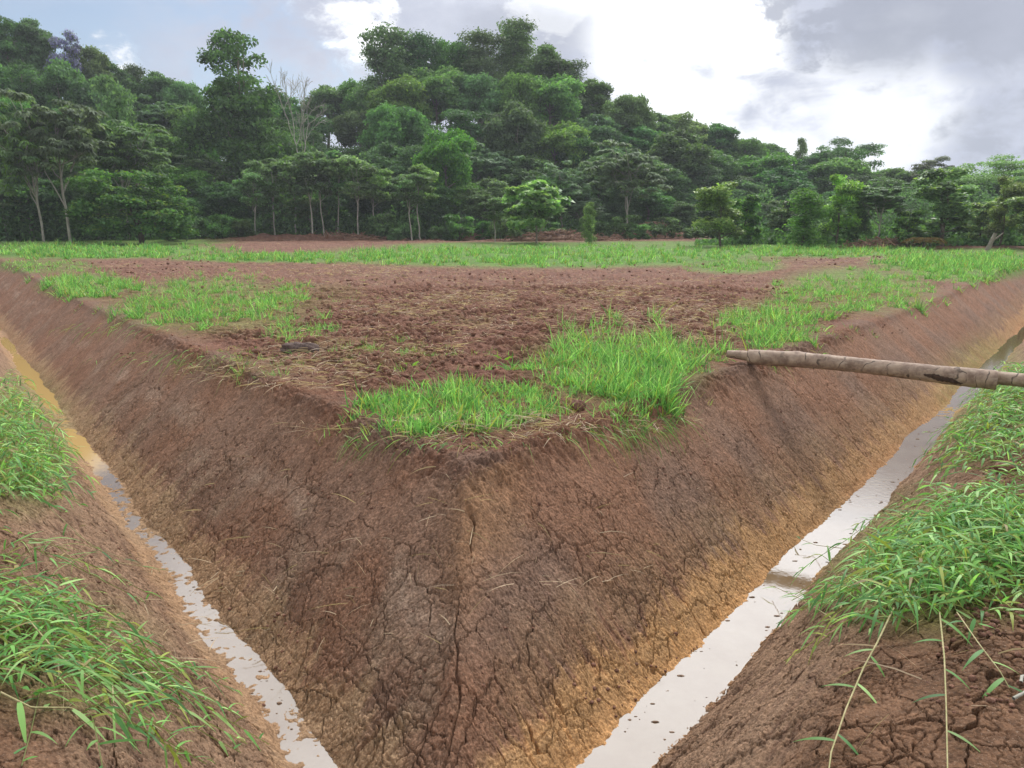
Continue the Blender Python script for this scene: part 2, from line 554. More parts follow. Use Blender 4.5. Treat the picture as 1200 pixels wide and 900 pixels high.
# ------------------------------------------------------------------ the ground sheet
def ground_detail(x, y, z):
    """fine relief and soil colour of every point of the sheet"""
    n = len(x)
    r = np.hypot(x, y)
    s, d, aL, aR = ditch_coords(x, y)
    right = d > 0
    al = np.where(right, aR, aL + 50)
    px, py = project(x, y, z)
    wal = sstep(-.02, .16, s)
    slope_i = wal * (1 - sstep(1.20, 1.36, s))                     # island face
    bank = sstep(1.52, 1.72, s)
    face_b = bank * (1 - sstep(2.5, 2.9, s))
    bottom = sstep(1.24, 1.36, s) * (1 - sstep(1.50, 1.66, s))
    ridge = np.exp(-(d / .22) ** 2)
    field = (1 - wal)
    cov = cover_at(px, py) * (r < 95)

    n_a = fbm(x * .8, y * .8, 3, 31)
    n_b = fbm(x * 3.2, y * 3.2, 3, 37)
    n_c = fbm(x * 14, y * 14, 3, 41)
    n_d = fbm(x * 45, y * 45, 2, 47)
    dz = np.zeros(n, np.float32)
    near = r < 16
    nf = (1 - sstep(11, 16, r))
    # streaks down the island faces
    wob = .05 * gnoise(x * 5, y * 5, 51)
    st = ridged(al / .075 + wob * 6, s / .42 + n_b * .25, 3, 53)
    st2 = ridged(al / .028 + wob * 9, s / .14, 2, 59)
    side = sstep(.15, .9, d) * (.35 + .65 * sstep(.35, .9, s)) + .30 * sstep(.15, .8, -d)
    amt = slope_i * side * sstep(.1, .45, s) * (1 - .75 * sstep(1.0, 1.25, s))
    n_e = fbm(x * 100, y * 100, 2, 48)
    dz += amt * (.0085 * st + .004 * st2)
    # tool strokes along the outer banks
    ban = ridged(al / .9 + wob * 3, s / .055, 3, 61)
    dz += .009 * face_b * ban
    # crumbly relief
    rough = slope_i * .9 + face_b * .7 + field * .9 + bank * .3
    dz += ((.010 - .0055 * slope_i) * n_c + .006 * n_d + .006 * n_e * nf) * np.clip(rough, 0, 1)
    lip = np.exp(-((s - .02) / .16) ** 2)
    lipn = ridged(x * 6, y * 6, 3, 67)
    dz += lip * (.036 * lipn + .04 * n_b + .014 * n_c) * nf
    # clods of the tilled field
    till = sstep(.3, .8, -s) * (1 - .6 * cov) * (r < 80)
    cl_ = np.zeros(n, np.float32)
    fi = np.where(till > .02)[0]
    if len(fi):
        tx, ty = x[fi], y[fi]
        jx = .05 * gnoise(tx * 6, ty * 6, 74)
        jy = .05 * gnoise(tx * 6, ty * 6, 75)
        a1, a2, ai = worley((tx + jx) / .20, (ty + jy) / .17, 76)
        b1, b2, bi_ = worley((tx + jx) / .075, (ty + jy) / .07, 77)
        big = np.clip(1 - (a1 / .62) ** 2, 0, 1) * (ai > .45) * (.4 + ai)
        sm = np.clip(1 - (b1 / .6) ** 2, 0, 1) * (bi_ > .35) * (.4 + bi_)
        cl_[fi] = 1.3 * big + .55 * sm - .6 + .5 * fbm(tx * 1.1, ty * 2.4, 3, 78)
    dz += till * (.046 * cl_ * (.55 + .9 * sstep(-.4, .5, gnoise(x * .9, y * .9, 79))) + .012 * n_c + .04 * gnoise(x * .25, y * 1.5, 80) + .022 * gnoise(x * 1.3, y * 2.6, 72)) * (1 - .35 * sstep(20, 40, r))
    # drying cracks
    crack = np.zeros(n, np.float32)
    idx = np.where(near & ((s > -.15)))[0]
    if len(idx):
        xx, yy, ss, dd, aa = x[idx], y[idx], s[idx], d[idx], al[idx]
        wx = .035 * gnoise(xx * 9, yy * 9, 81) + .014 * gnoise(xx * 26, yy * 26, 82)
        wy = .035 * gnoise(xx * 9, yy * 9, 83) + .014 * gnoise(xx * 26, yy * 26, 84)
        zz = z[idx]
        # lay the pattern on the face: down-slope length keeps true distance
        onf = (ss > 0) & (ss < 1.5)
        qx = np.where(onf, aa, xx + 40) + wx
        qy = np.where(onf, ss * 1.42, yy) + wy
        onb = sstep(1.6, 2.0, ss)
        f1, f2, fid = worley(qx / .34 + 3, qy / .34, 91)
        e1 = (f2 - f1) * .34
        g1, g2, gid = worley(qx / .115, qy / .115 + 7, 92)
        e2 = (g2 - g1) * .115
        h1, h2, _ = worley(qx / .045, qy / .045 + 7, 93)
        e3 = (h2 - h1) * .045
        k1, k2, kid = worley(qx / .62 + 1.5, qy / .62 + .7, 90)
        e0 = (k2 - k1) * .62
        c0 = (1 - sstep(.0025, .011, e0)) * (.25 + .75 * sstep(.10, .45, ss)) * sstep(-.3, .2, gnoise(xx * 1.1, yy * 1.1, 89))
        m1 = sstep(-.5, .1, gnoise(xx * 1.7, yy * 1.7, 94) + .25 * sstep(.5, 1.1, ss))
        m2 = sstep(-.15, .45, gnoise(xx * 2.6, yy * 2.6, 95) + .1 * sstep(.4, 1.0, ss))
        m3 = sstep(-.3, .3, gnoise(xx * 3.9, yy * 3.9, 96))
        fw = (.25 + .75 * sstep(.10, .45, ss))
        c1 = m1 * (1 - sstep(.0025, .0085, e1)) * fw
        c2 = m2 * (1 - sstep(.0015, .0075, e2)) * fw
        c3 = m3 * (1 - sstep(.0, .006, e3)) * fw
        wet = 1 - sstep(1.26, 1.36, ss) * (1 - sstep(1.5, 1.7, ss))
        ck = np.maximum(np.maximum(np.maximum(c1, c0), .62 * c2), .34 * c3) * nf[idx] * wet
        crack[idx] = ck
        dz[idx] -= .048 * ck
        # plates curl up a touch beside the big cracks
        dz[idx] += (.006 * (fid - .5) * m1 + .003 * (gid - .5) * m2) * fw * wet * nf[idx] * (ss < 3.3)
        dz[idx] += .006 * m1 * np.exp(-(e1 / .03) ** 2) * wet
    # one long crack down the nose of the island
    kn = np.abs(d - .05 - .30 * gnoise(s * 2.2, s * 0 + 4, 99) - .04 * gnoise(s * 11, s * 0, 98))
    nose = (1 - sstep(.004, .013, kn)) * sstep(.12, .2, s) * (1 - sstep(.95, 1.15, s)) * nf * sstep(-.5, .1, gnoise(s * 3.3, s * 0 + 2, 97))
    dz -= .04 * nose
    # bucket edge lines near the foot of the left face
    for sl, sw in ((1.02, .008), (1.14, .007)):
        dz -= .010 * (1 - sstep(sw * .4, sw, np.abs(s - sl - .012 * gnoise(aL * 1.2, aL * 0, 5)))) * (d < -.35) * nf
    # ragged mud in the bottom
    dz += bottom * (.013 * n_b * np.where(right, .55, 1.0) + .014 * n_c) * np.where(right, .95, 1.15) + np.where(right, 0, 1) * bottom * (.008 * (aL < 4.4) - .006 * (aL > 4.9)) * (s < 1.6)
    # soil heap along the forest foot
    z2 = .55 * np.exp(-((px - 345) / 110) ** 2) * sstep(70, 73, r) * (1 - sstep(77, 80, r)) * (.6 + .6 * gnoise(x * .7, y * .7, 8))
    dz += np.clip(z2, 0, 1)

    # ---- colour of the earth, plus some light and shade painted in
    def C(*c):
        return np.array(c, np.float32)
    red = C(.200, .105, .070)
    pur = C(.185, .118, .092)
    gry = C(.40, .315, .255)
    tan = C(.42, .285, .185)
    ora = C(.56, .315, .150)
    drk = C(.115, .066, .050)
    c = lerp(red, pur, sstep(-.5, .5, n_a + .5 * n_b)[:, None])
    # island faces
    pl = lerp(C(.275, .158, .108), C(.262, .166, .122), sstep(-.4, .4, n_a)[:, None])
    c = lerp(c, pl, slope_i[:, None])
    m = slope_i * np.where(right, 0, 1) * np.exp(-((s - .58 - .12 * n_a) / .13) ** 2) * sstep(-.25, .5, gnoise(aL * 1.3, s * 3, 101) + .3 * n_b)
    c = lerp(c, gry, (m * .6 * (.6 + .4 * sstep(-.3, .5, n_c)))[:, None])
    m = slope_i * sstep(.35, .8, n_b + .5 * n_a + .2) * sstep(.5, 1.0, s)
    c = lerp(c, C(.34, .265, .195), (m * .5 * (.5 + .5 * sstep(-.3, .5, n_c)))[:, None])
    m = slope_i * sstep(.1, .5, d) * np.exp(-((s - .62) / .24) ** 2) * sstep(-.5, .4, n_a)
    c = lerp(c, C(.220, .150, .122), (m * .6)[:, None])
    # clay showing at the foot
    foot = sstep(1.02, 1.20, s + .10 * n_b + .07 * np.clip(st, -1, 1)) * (1 - sstep(1.60, 1.76, s + .06 * n_b))
    cf = lerp(tan, ora, sstep(-.1, .8, d)[:, None])
    c = lerp(c, cf, (foot * np.where(right, .95 - .45 * sstep(1.5, 5, aR), .62))[:, None])
    m = slope_i * sstep(.2, .6, d) * sstep(.55, 1.0, s) * sstep(-.1, .7, st)
    c = lerp(c, C(.33, .225, .135), (m * .45)[:, None])
    m = ridge * sstep(-.05, .1, s) * (1 - sstep(.35, .75, s))
    c = lerp(c, C(.31, .185, .105), (m * .4)[:, None])
    m = sstep(-.15, .15, d) * (1 - sstep(.35, .9, d)) * sstep(-.02, .06, s) * (1 - sstep(.25, .6, s + .1 * n_b))
    c = lerp(c, C(.34, .20, .105), (m * .45)[:, None])  # lighter orange right of the ridge, also painting its brighter lit side
    # outer banks
    ban_c = lerp(C(.20, .126, .09), C(.29, .195, .135), sstep(-.6, .8, ban + .6 * n_b)[:, None])
    c = lerp(c, ban_c, (face_b * (1 - foot))[:, None])
    top = bank * sstep(2.4, 2.8, s) * (r < 9)
    c = lerp(c, lerp(C(.15, .085, .050), C(.20, .115, .07), sstep(-.4, .4, n_b)[:, None]), (top * .9)[:, None])
    # tilled field, with the shade between clods put into the colour
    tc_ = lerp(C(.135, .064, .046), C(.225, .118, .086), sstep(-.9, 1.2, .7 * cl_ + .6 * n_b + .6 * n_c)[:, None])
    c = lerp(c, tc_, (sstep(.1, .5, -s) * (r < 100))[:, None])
    straw = sstep(.15, .65, fbm(x * .7, y * 2.0, 4, 111) + .12 * n_b - .1) * sstep(.1, .6, -s)
    c = lerp(c, C(.33, .25, .15), (straw * .40)[:, None])
    # ground cover between the grass blades
    gc = lerp(C(.075, .165, .030), C(.115, .225, .042), sstep(-.6, .6, n_b + n_a)[:, None])
    far = sstep(14, 40, r)
    c = lerp(c, gc, (np.clip(cov * (.30 + .62 * far) * (1 + .35 * n_b), 0, 1) * (r < 100))[:, None])
    # forest floor
    fl = sstep(78, 84, r)
    c = lerp(c, C(.045, .05, .022), fl[:, None])
    c = c * np.where(r < 70, 1.0, 1.0)[:, None] * lerp(C(.80, .745, .675), C(.90, .87, .76), np.clip(foot + cov, 0, 1)[:, None])
    c *= (1 + .14 * n_c + .20 * n_d + .18 * n_e * nf)[:, None]
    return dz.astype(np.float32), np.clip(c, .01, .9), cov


def build_ground():
    azf = R(47)
    step = R(.078) / QUAL
    az = np.concatenate([np.arange(-180, -66, 4.0) * math.pi / 180, np.arange(-66, -47, .35) * math.pi / 180, np.arange(-azf, azf, step), np.arange(47, 66, .35) * math.pi / 180, np.arange(66, 180, 4.0) * math.pi / 180])
    rr = [0.25, .5, .8, 1.1, 1.4]
    r = 1.6
    while r < 130:
        rr.append(r)
        if r < 6.2:
            r += .0062 / QUAL
        elif r < 22:
            r += (.0062 + .0016 * (r - 6.2)) / QUAL
        else:
            r += r * .0065 / QUAL
    rr += [140, 155, 175, 200, 240, 300, 400]
    rr = np.array(rr)
    A, RR = np.meshgrid(az, rr)
    na, nr = len(az), len(rr)
    x = (np.sin(A) * RR).ravel()
    y = (np.cos(A) * RR).ravel()
    z = macro_h(x, y)
    z = np.where(RR.ravel() > 190, z * np.clip(1 - (RR.ravel() - 190) / 300, 0, 1), z)
    dz, c, cov = ground_detail(x, y, z)
    z = z + dz
    V = np.stack([x, y, z], -1)
    ii = np.arange(nr - 1)[:, None] * na
    jj = np.arange(na)[None, :]
    j2 = (jj + 1) % na
    Q = np.stack([ii + jj, ii + na + jj, ii + na + j2, ii + j2], -1).reshape(-1, 4)
    Q = Q[:, ::-1]
    V = np.vstack([V, [[0, 0, 0]]])
    c = np.vstack([c, [[.15, .09, .06]]])
    tri = np.stack([np.full(na, len(V) - 1), np.arange(na), (np.arange(na) + 1) % na, (np.arange(na) + 1) % na], -1)
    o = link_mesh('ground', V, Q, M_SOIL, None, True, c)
    tag(o, kind='structure')
    return o


build_ground()


# ------------------------------------------------------------------ water in the two ditches
def build_water():
    """one sheet along both ditch bottoms, turning the corner"""
    V = []
    Fc = []
    M2 = np.array([NL, NRM])
    cols_ = [1.0, 1.2, 1.4, 1.6, 1.8, 2.0]
    corner = {q: P0 + np.linalg.solve(M2, np.array([q, q])) for q in cols_}
    ks = np.linspace(50, 0, 60)
    for k in ks:
        for q in cols_:
            p = corner[q] + UL * k
            V.append((p[0], p[1], WATER_Z))
    for k in ks[::-1][1:]:
        for q in cols_:
            p = corner[q] + UR * k
            V.append((p[0], p[1], WATER_Z))
    m = len(cols_)
    for i in range(len(V) // m - 1):
        for j in range(m - 1):
            Fc.append((i * m + j, i * m + j + 1, (i + 1) * m + j + 1, (i + 1) * m + j))
    return V, Fc


V, Fc = build_water()
o = link_mesh('water', V, Fc, M_WATER)
tag(o, kind='structure')


# ------------------------------------------------------------------ ribbons: blades and leaves
def ribbons(base, dirn, L, W, droop, k, cols, shape='grass', rng=None, side=None, fold=0.0):
    """N bent blades. base (N,3), dirn (N,3) unit, L W droop (N,), returns verts, faces, colours"""
    N = len(base)
    rng = rng or np.random.default_rng(1)
    if side is None:
        up = np.zeros((N, 3))
        up[:, 2] = 1
        rnd = rng.normal(size=(N, 3))
        side = np.cross(dirn, up * .6 + rnd * .55)
    side = side / (np.linalg.norm(side, axis=1, keepdims=True) + 1e-9)
    ts = np.linspace(0, 1, k + 1)
    V = np.zeros((N, k + 1, 2, 3), np.float32)
    for j, tt in enumerate(ts):
        p = base + dirn * (L * tt)[:, None]
        p = p + np.stack([np.zeros(N), np.zeros(N), -droop * L * tt * tt], -1)
        if shape == 'grass':
            wd = (1 - tt) ** .75 * min(1, .55 + 2.2 * tt)
        else:
            wd = max(.06, math.sin(math.pi * min(1, .10 + .90 * tt) ** .72)) if tt < 1 else .03
        ww = (W * wd * .5)[:, None]
        V[:, j, 0] = p - side * ww
        V[:, j, 1] = p + side * ww
    idx = np.arange(N)[:, None] * (2 * (k + 1))
    fs = []
    for j in range(k):
        a_ = idx + 2 * j
        fs.append(np.concatenate([a_, a_ + 1, a_ + 3, a_ + 2], 1))
    Fc = np.stack(fs, 1).reshape(-1, 4)
    cc = np.repeat(cols[:, None, :], 2 * (k + 1), 1).reshape(-1, 3)
    return V.reshape(-1, 3), Fc, cc


class Acc:
    def __init__(self):
        self.V, self.F, self.C, self.n = [], [], [], 0

    def add(self, V, Fc, C):
        self.V.append(V)
        self.F.append(Fc + self.n)
        self.C.append(C)
        self.n += len(V)

    def build(self, name, mat, parent=None, smooth=False):
        return link_mesh(name, np.concatenate(self.V), np.concatenate(self.F), mat, parent, smooth, np.concatenate(self.C))


def unit(v):
    return v / (np.linalg.norm(v, axis=-1, keepdims=True) + 1e-9)


def clod_mesh(c, r_, rng, n=10):
    me_v = []
    for i in range(n + 1):
        th = math.pi * i / n
        for k in range(n * 2):
            ph = math.pi * k / n
            u = np.array((math.sin(th) * math.cos(ph), math.sin(th) * math.sin(ph), math.cos(th)))
            me_v.append(u)
    U = np.array(me_v)
    sd = int(rng.integers(1, 9999))
    d_ = 1 + .28 * gnoise(U[:, 0] * 2 + U[:, 2] * 1.3 + sd, U[:, 1] * 2 + U[:, 2] * .7, sd) + .12 * gnoise(U[:, 0] * 6 + U[:, 2] * 4, U[:, 1] * 6 - U[:, 2] * 3, sd + 1)
    V = U * d_[:, None] * np.array(r_) + np.array(c)
    Fc = []
    m = n * 2
    for i in range(n):
        for k in range(m):
            Fc.append((i * m + k, (i + 1) * m + k, (i + 1) * m + (k + 1) % m, i * m + (k + 1) % m))
    return V, np.array(Fc)


GREENS = np.array([(.150, .350, .090), (.190, .410, .105), (.250, .470, .135), (.095, .235, .070), (.34, .54, .19), (.115, .27, .085)])


def grass_cols(n, rng, dry=.06, tone=1.0):
    c = GREENS[rng.integers(0, len(GREENS), n)] * rng.uniform(.72, 1.45, (n, 1)) * tone
    dr = rng.random(n) < dry
    c[dr] = np.array((.40, .32, .15)) * rng.uniform(.6, 1.1, (dr.sum(), 1))
    ye = rng.random(n) < .10
    c[ye] = np.array((.36, .42, .09)) * rng.uniform(.7, 1.1, (ye.sum(), 1))
    return c


def pix_ellipse(n, cx, cy, rx, ry, rng, edge=1.0):
    a_ = rng.uniform(0, 2 * math.pi, n)
    q = np.sqrt(rng.random(n)) * edge
    q = q * (1 + .18 * np.sin(3 * a_ + cx) + .10 * np.sin(7 * a_ + cy))
    return cx + rx * q * np.cos(a_), cy + ry * q * np.sin(a_), q


def turf(acc, n, patch, h, w, rng, lean=.35, dry=.06, k=3, clump=.0, tone=1.0, thin=None):
    px, py, q = pix_ellipse(n, *patch, rng, 1.12)
    P = on_ground(px, py)
    ok = gnoise(P[:, 0] * 1.7, P[:, 1] * 1.7, 61) + .6 * gnoise(P[:, 0] * 5, P[:, 1] * 5, 62) > (q - .72) * 1.7
    P, q = P[ok], q[ok]
    n = len(P)
    if n < 4:
        return
    if clump:
        # gather blades into tufts
        m = max(3, n // 28)
        cc = P[rng.integers(0, n, m)]
        P = cc[rng.integers(0, m, n)] + np.concatenate([rng.normal(0, clump, (n, 2)), np.zeros((n, 1))], 1)
        P[:, 2] = macro_h(P[:, 0], P[:, 1])
    s, d, _, _ = ditch_coords(P[:, 0], P[:, 1])
    keep = (s < .22) | (s > 1.95)
    if thin is not None:
        keep &= gnoise(P[:, 0] * thin, P[:, 1] * thin * 1.6, 7) > rng.uniform(-.65, .25, n)
    P = P[keep]
    q = q[keep]
    n = len(P)
    if n == 0:
        return
    L = h * rng.uniform(.35, 1.35, n) * (1 - .5 * np.clip(q, 0, 1) ** 2) * (1 + .55 * gnoise(P[:, 0] * 2.4, P[:, 1] * 2.4, 12))
    az = rng.uniform(0, 2 * math.pi, n)
    ln = lean * rng.random(n) ** .8 * 1.6
    dr = unit(np.stack([np.cos(az) * ln, np.sin(az) * ln, np.ones(n)], -1))
    P[:, 2] -= .02
    acc.add(*ribbons(P, dr, L, w * rng.uniform(.6, 1.3, n), rng.uniform(.05, .55, n) + (rng.random(n) < .25) * rng.uniform(.2, .9, n), k, grass_cols(n, rng, dry, tone), 'grass', rng))


rng = np.random.default_rng(11)
fg = Acc()
# far and middle field (uncountable)
for patch, n, h, wd in [((95, 294, 180, 11), 18000, .45, .06), ((350, 302, 180, 6), 12000, .38, .05), ((640, 300, 290, 14), 32000, .42, .05),
                        ((960, 294, 150, 8), 14000, .42, .05), ((1140, 307, 125, 13), 20000, .4, .04), ((50, 312, 75, 9), 2500, .25, .03),
                        ((860, 312, 65, 10), 4500, .30, .025), ((700, 292, 200, 6), 4500, .36, .05), ((1000, 297, 250, 5), 3000, .3, .04)]:
    turf(fg, n, patch, h, wd, rng, .45, .08, 2, .10, 1.0)
# thin strands round the tufts and over the tilled soil
for patch, n, h in [((370, 345, 80, 18), 1500, .16), ((400, 408, 80, 18), 900, .16), ((300, 425, 110, 18), 1200, .16), ((470, 420, 80, 26), 900, .14),
                    ((600, 360, 260, 40), 1100, .14), ((840, 345, 70, 25), 700, .16), ((960, 395, 90, 20), 900, .18), ((190, 318, 140, 10), 900, .2),
                    ((470, 520, 120, 18), 500, .13), ((1080, 352, 90, 12), 900, .2), ((120, 362, 110, 14), 700, .18), ((720, 470, 150, 22), 800, .16), ((300, 440, 50, 10), 500, .22), ((460, 408, 50, 14), 700, .16), ((600, 415, 90, 22), 900, .18), ((590, 470, 70, 26), 1200, .2), ((650, 500, 130, 14), 500, .16), ((860, 425, 60, 14), 500, .2)]:
    turf(fg, n, patch, h, .009, rng, .7, .35, 3, .05, .95)
# blades hanging over the rim of the raised corner
for (cx, cy, rx, ry), n in (((745, 500, 60, 16), 130), ((570, 520, 60, 12), 50), ((690, 512, 60, 10), 50), ((480, 520, 70, 14), 60), ((250, 420, 130, 12), 160), ((900, 420, 60, 12), 60), ((150, 385, 80, 10), 120)):
    px, py, q = pix_ellipse(n, cx, cy, rx, ry, rng)
    P = on_ground(px, py)
    s_, d_, _, _ = ditch_coords(P[:, 0], P[:, 1])
    nn = np.where((d_ > 0)[:, None], NRM[None], NL[None])
    dr = unit(np.concatenate([nn + rng.normal(0, .5, (n, 2)), rng.uniform(-.5, .3, (n, 1))], 1))
    P[:, 2] += .03
    fg.add(*ribbons(P, dr, rng.uniform(.12, .34, n), rng.uniform(.005, .011, n), rng.uniform(.6, 1.1, n), 5, grass_cols(n, rng, .3, .9), 'grass', rng))
o = fg.build('grass', M_GRASS)
tag(o, kind='stuff')

# ---- separate tufts
TUFTS = [
    ((735, 432, 122, 56), 18000, .44, .012, 'tall bright green grass clump on the corner rim left of the fallen log'),
    ((528, 482, 112, 36), 11000, .28, .012, 'lower grass clump on the tip of the raised corner above the nose crack'),
    ((745, 478, 52, 30), 3200, .22, .010, 'short grass tuft hanging over the rim under the tall corner clump'),
    ((250, 355, 130, 38), 22000, .36, .014, 'large lush grass patch on the rim of the left ditch'),
    ((100, 336, 68, 17), 10000, .38, .018, 'far bright grass patch on the left ditch rim, beyond the large lush one'),
    ((630, 466, 46, 26), 2400, .22, .011, 'ragged low grass tuft joining the two corner clumps'),
    ((350, 387, 50, 18), 3200, .28, .012, 'small grass tuft with dry ends beside the root clod on the left rim'),
    ((905, 380, 70, 30), 11000, .34, .013, 'grass clump beside the pale tip of the fallen log'),
    ((1000, 346, 115, 32), 18000, .34, .015, 'wide grass patch along the right ditch rim behind the log'),
    ((1125, 318, 100, 17), 14000, .36, .019, 'farthest grass patch on the right ditch rim'),
]
for i, (patch, n, h, wd, lab) in enumerate(TUFTS):
    h *= .9
    acc = Acc()
    dry = .45 if 'dry straw' in lab else .05
    turf(acc, int(n * .8), patch, h, wd * 1.22, rng, .55, dry, 4, .06, 1.0)
    turf(acc, n // 4, patch, h * .5, wd * .8, rng, 1.1, .85, 3, .06, .8)
    o = acc.build('grass_clump', M_GRASS)
    tag(o, lab, 'grass clump')


# ---- leafy creeping shoots of the near banks
def shoots(acc, base, az, length, rise, nl, Lf, Wf, rng, tone=1.0, stem_w=.004):
    """each shoot: an arching stem with lance leaves set alternately along it"""
    n = len(base)
    ks = 7
    tt = np.linspace(0, 1, ks)
    dx = np.stack([np.cos(az), np.sin(az)], -1)
    pts = np.zeros((n, ks, 3))
    for j, q in enumerate(tt):
        pts[:, j, :2] = base[:, :2] + dx * (length * q)[:, None]
        zz = rise * (q - .75 * q * q) * 2
        gz = macro_h(pts[:, j, 0], pts[:, j, 1])
        pts[:, j, 2] = np.maximum(base[:, 2] + zz, gz + .012) if j else base[:, 2]
        lim = gz + rise * .9 + .02
        pts[:, j, 2] = np.minimum(pts[:, j, 2], lim) if j else pts[:, j, 2]
    sc_ = np.array((.24, .26, .10)) * rng.uniform(.8, 1.2, (n, 1))
    for j in range(ks - 1):
        v = pts[:, j + 1] - pts[:, j]
        ln = np.linalg.norm(v, axis=1)
        dr = v / ln[:, None]
        for sd in (np.cross(dr, (0, 0, 1.)), None):
            if sd is None:
                sd = np.cross(dr, np.cross(dr, (0, 0, 1.)))
            N = n
            sdn = unit(sd) * stem_w * .5
            Vv = np.stack([pts[:, j] - sdn, pts[:, j] + sdn, pts[:, j + 1] + sdn, pts[:, j + 1] - sdn], 1).reshape(-1, 3)
            Ff = np.arange(4 * N).reshape(N, 4)
            acc.add(Vv, Ff, np.repeat(sc_, 4, 0))
    for i in range(nl):
        q = np.clip((i + rng.uniform(.3, 1.0, n)) / nl, 0, 1)
        f = q * (ks - 1)
        j = np.minimum(f.astype(int), ks - 2)
        u = (f - j)[:, None]
        b = pts[np.arange(n), j] * (1 - u) + pts[np.arange(n), j + 1] * u
        tdir = unit(pts[np.arange(n), j + 1] - pts[np.arange(n), j])
        sgn = np.where((i % 2) == 0, 1, -1)
        sd = unit(np.cross(tdir, (0, 0, 1.)))
        op = rng.uniform(.5, 1.25, n)[:, None]
        dr = unit(tdir * .8 + sd * sgn * op + np.array((0, 0, 1.)) * rng.uniform(.05, .75, n)[:, None])
        L = Lf * rng.uniform(.35, 1.25, n) * (1 - .25 * q)
        side = unit(np.cross(dr, (0, 0, 1.)) + rng.normal(0, .35, (n, 3)))
        acc.add(*ribbons(b, dr, L, Wf * rng.uniform(.7, 1.25, n), rng.uniform(.15, .75, n), 5, grass_cols(n, rng, .03, tone), 'leaf', rng, side))


def shoot_patch(name, lab, patches, n, length, rise, nl, Lf, Wf, out_az, spread, rng, tone=1.0):
    acc = Acc()
    for patch, share in patches:
        m = int(n * share)
        px, py, q = pix_ellipse(m, *patch, rng)
        P = on_ground(px, py)
        s, d, _, _ = ditch_coords(P[:, 0], P[:, 1])
        P = P[(s > 1.85)]
        m = len(P)
        az = np.where(rng.random(m) < .55, out_az + rng.normal(0, spread, m), rng.uniform(0, 2 * math.pi, m))
        P[:, 2] -= .01
        shoots(acc, P, az, length * rng.uniform(.35, 1.35, m), rise * (.3 + 1.5 * rng.random(m) ** 1.8), nl, Lf, Wf, rng, tone)
    o = acc.build(name, M_GRASS)
    tag(o, lab, 'grass clump')
    return o


AZL = math.atan2(-NL[1], -NL[0])      # towards the left ditch from the left bank
AZR = math.atan2(-NRM[1], -NRM[0])
rng = np.random.default_rng(23)
shoot_patch('grass_clump', 'big leafy grass clump on the right bank beside the white water',
            [((1135, 650, 110, 55), .37), ((1070, 705, 100, 32), .18), ((1180, 625, 50, 50), .12), ((1300, 640, 110, 75), .33)], 480, .38, .22, 8, .19, .014, AZR, .75, rng)
shoot_patch('grass_clump', 'leafy grass on the right bank below the right end of the fallen log',
            [((1160, 490, 62, 52), .48), ((1185, 452, 42, 24), .22), ((1290, 470, 90, 50), .30)], 600, .34, .18, 6, .18, .017, AZR, .7, rng)
shoot_patch('grass_clump', 'dense upright grass at the far end of the left bank',
            [((25, 510, 52, 85), .7), ((-80, 540, 80, 110), .3)], 600, .28, .26, 6, .19, .016, AZL, .8, rng)
shoot_patch('grass_clump', 'loose grass with long flat leaves sprawling down the left bank',
            [((25, 745, 75, 55), .6), ((90, 790, 100, 45), .3), ((20, 660, 60, 40), .1), ((-90, 740, 80, 70), .35)], 108, .55, .12, 8, .19, .013, AZL, .5, rng)


# ------------------------------------------------------------------ tubes
def tube(path, radii, sides=8, cap=True):
    path = np.asarray(path, float)
    n = len(path)
    T = np.gradient(path, axis=0)
    T = unit(T)
    ref = np.array((0, 0, 1.)) if abs(T[0][2]) < .9 else np.array((1., 0, 0))
    V = []
    Nn = None
    for i in range(n):
        if Nn is None:
            Nn = unit(np.cross(T[i], ref))
        else:
            Nn = unit(Nn - T[i] * np.dot(Nn, T[i]))
        B = np.cross(T[i], Nn)
        for k in range(sides):
            a_ = 2 * math.pi * k / sides
            V.append(path[i] + (Nn * math.cos(a_) + B * math.sin(a_)) * radii[i])
    Fc = []
    for i in range(n - 1):
        for k in range(sides):
            k2 = (k + 1) % sides
            Fc.append((i * sides + k, i * sides + k2, (i + 1) * sides + k2, (i + 1) * sides + k))
    return np.array(V), np.array(Fc)


def tubes_acc(list_, col=(.3, .3, .3)):
    acc = Acc()
    for path, rad, sides in list_:
        V, Fc = tube(path, rad, sides)
        acc.add(V, Fc, np.tile(np.array(col, np.float32), (len(V), 1)))
    return acc


def wander(a, b, n, amp, rng):
    a = np.asarray(a, float)
    b = np.asarray(b, float)
    ts = np.linspace(0, 1, n)
    p = a + (b - a) * ts[:, None]
    L = np.linalg.norm(b - a)
    off = np.cumsum(rng.normal(0, 1, (n, 3)), 0)
    off -= off[0] + (off[-1] - off[0]) * ts[:, None]
    return p + off * amp * L / math.sqrt(n)


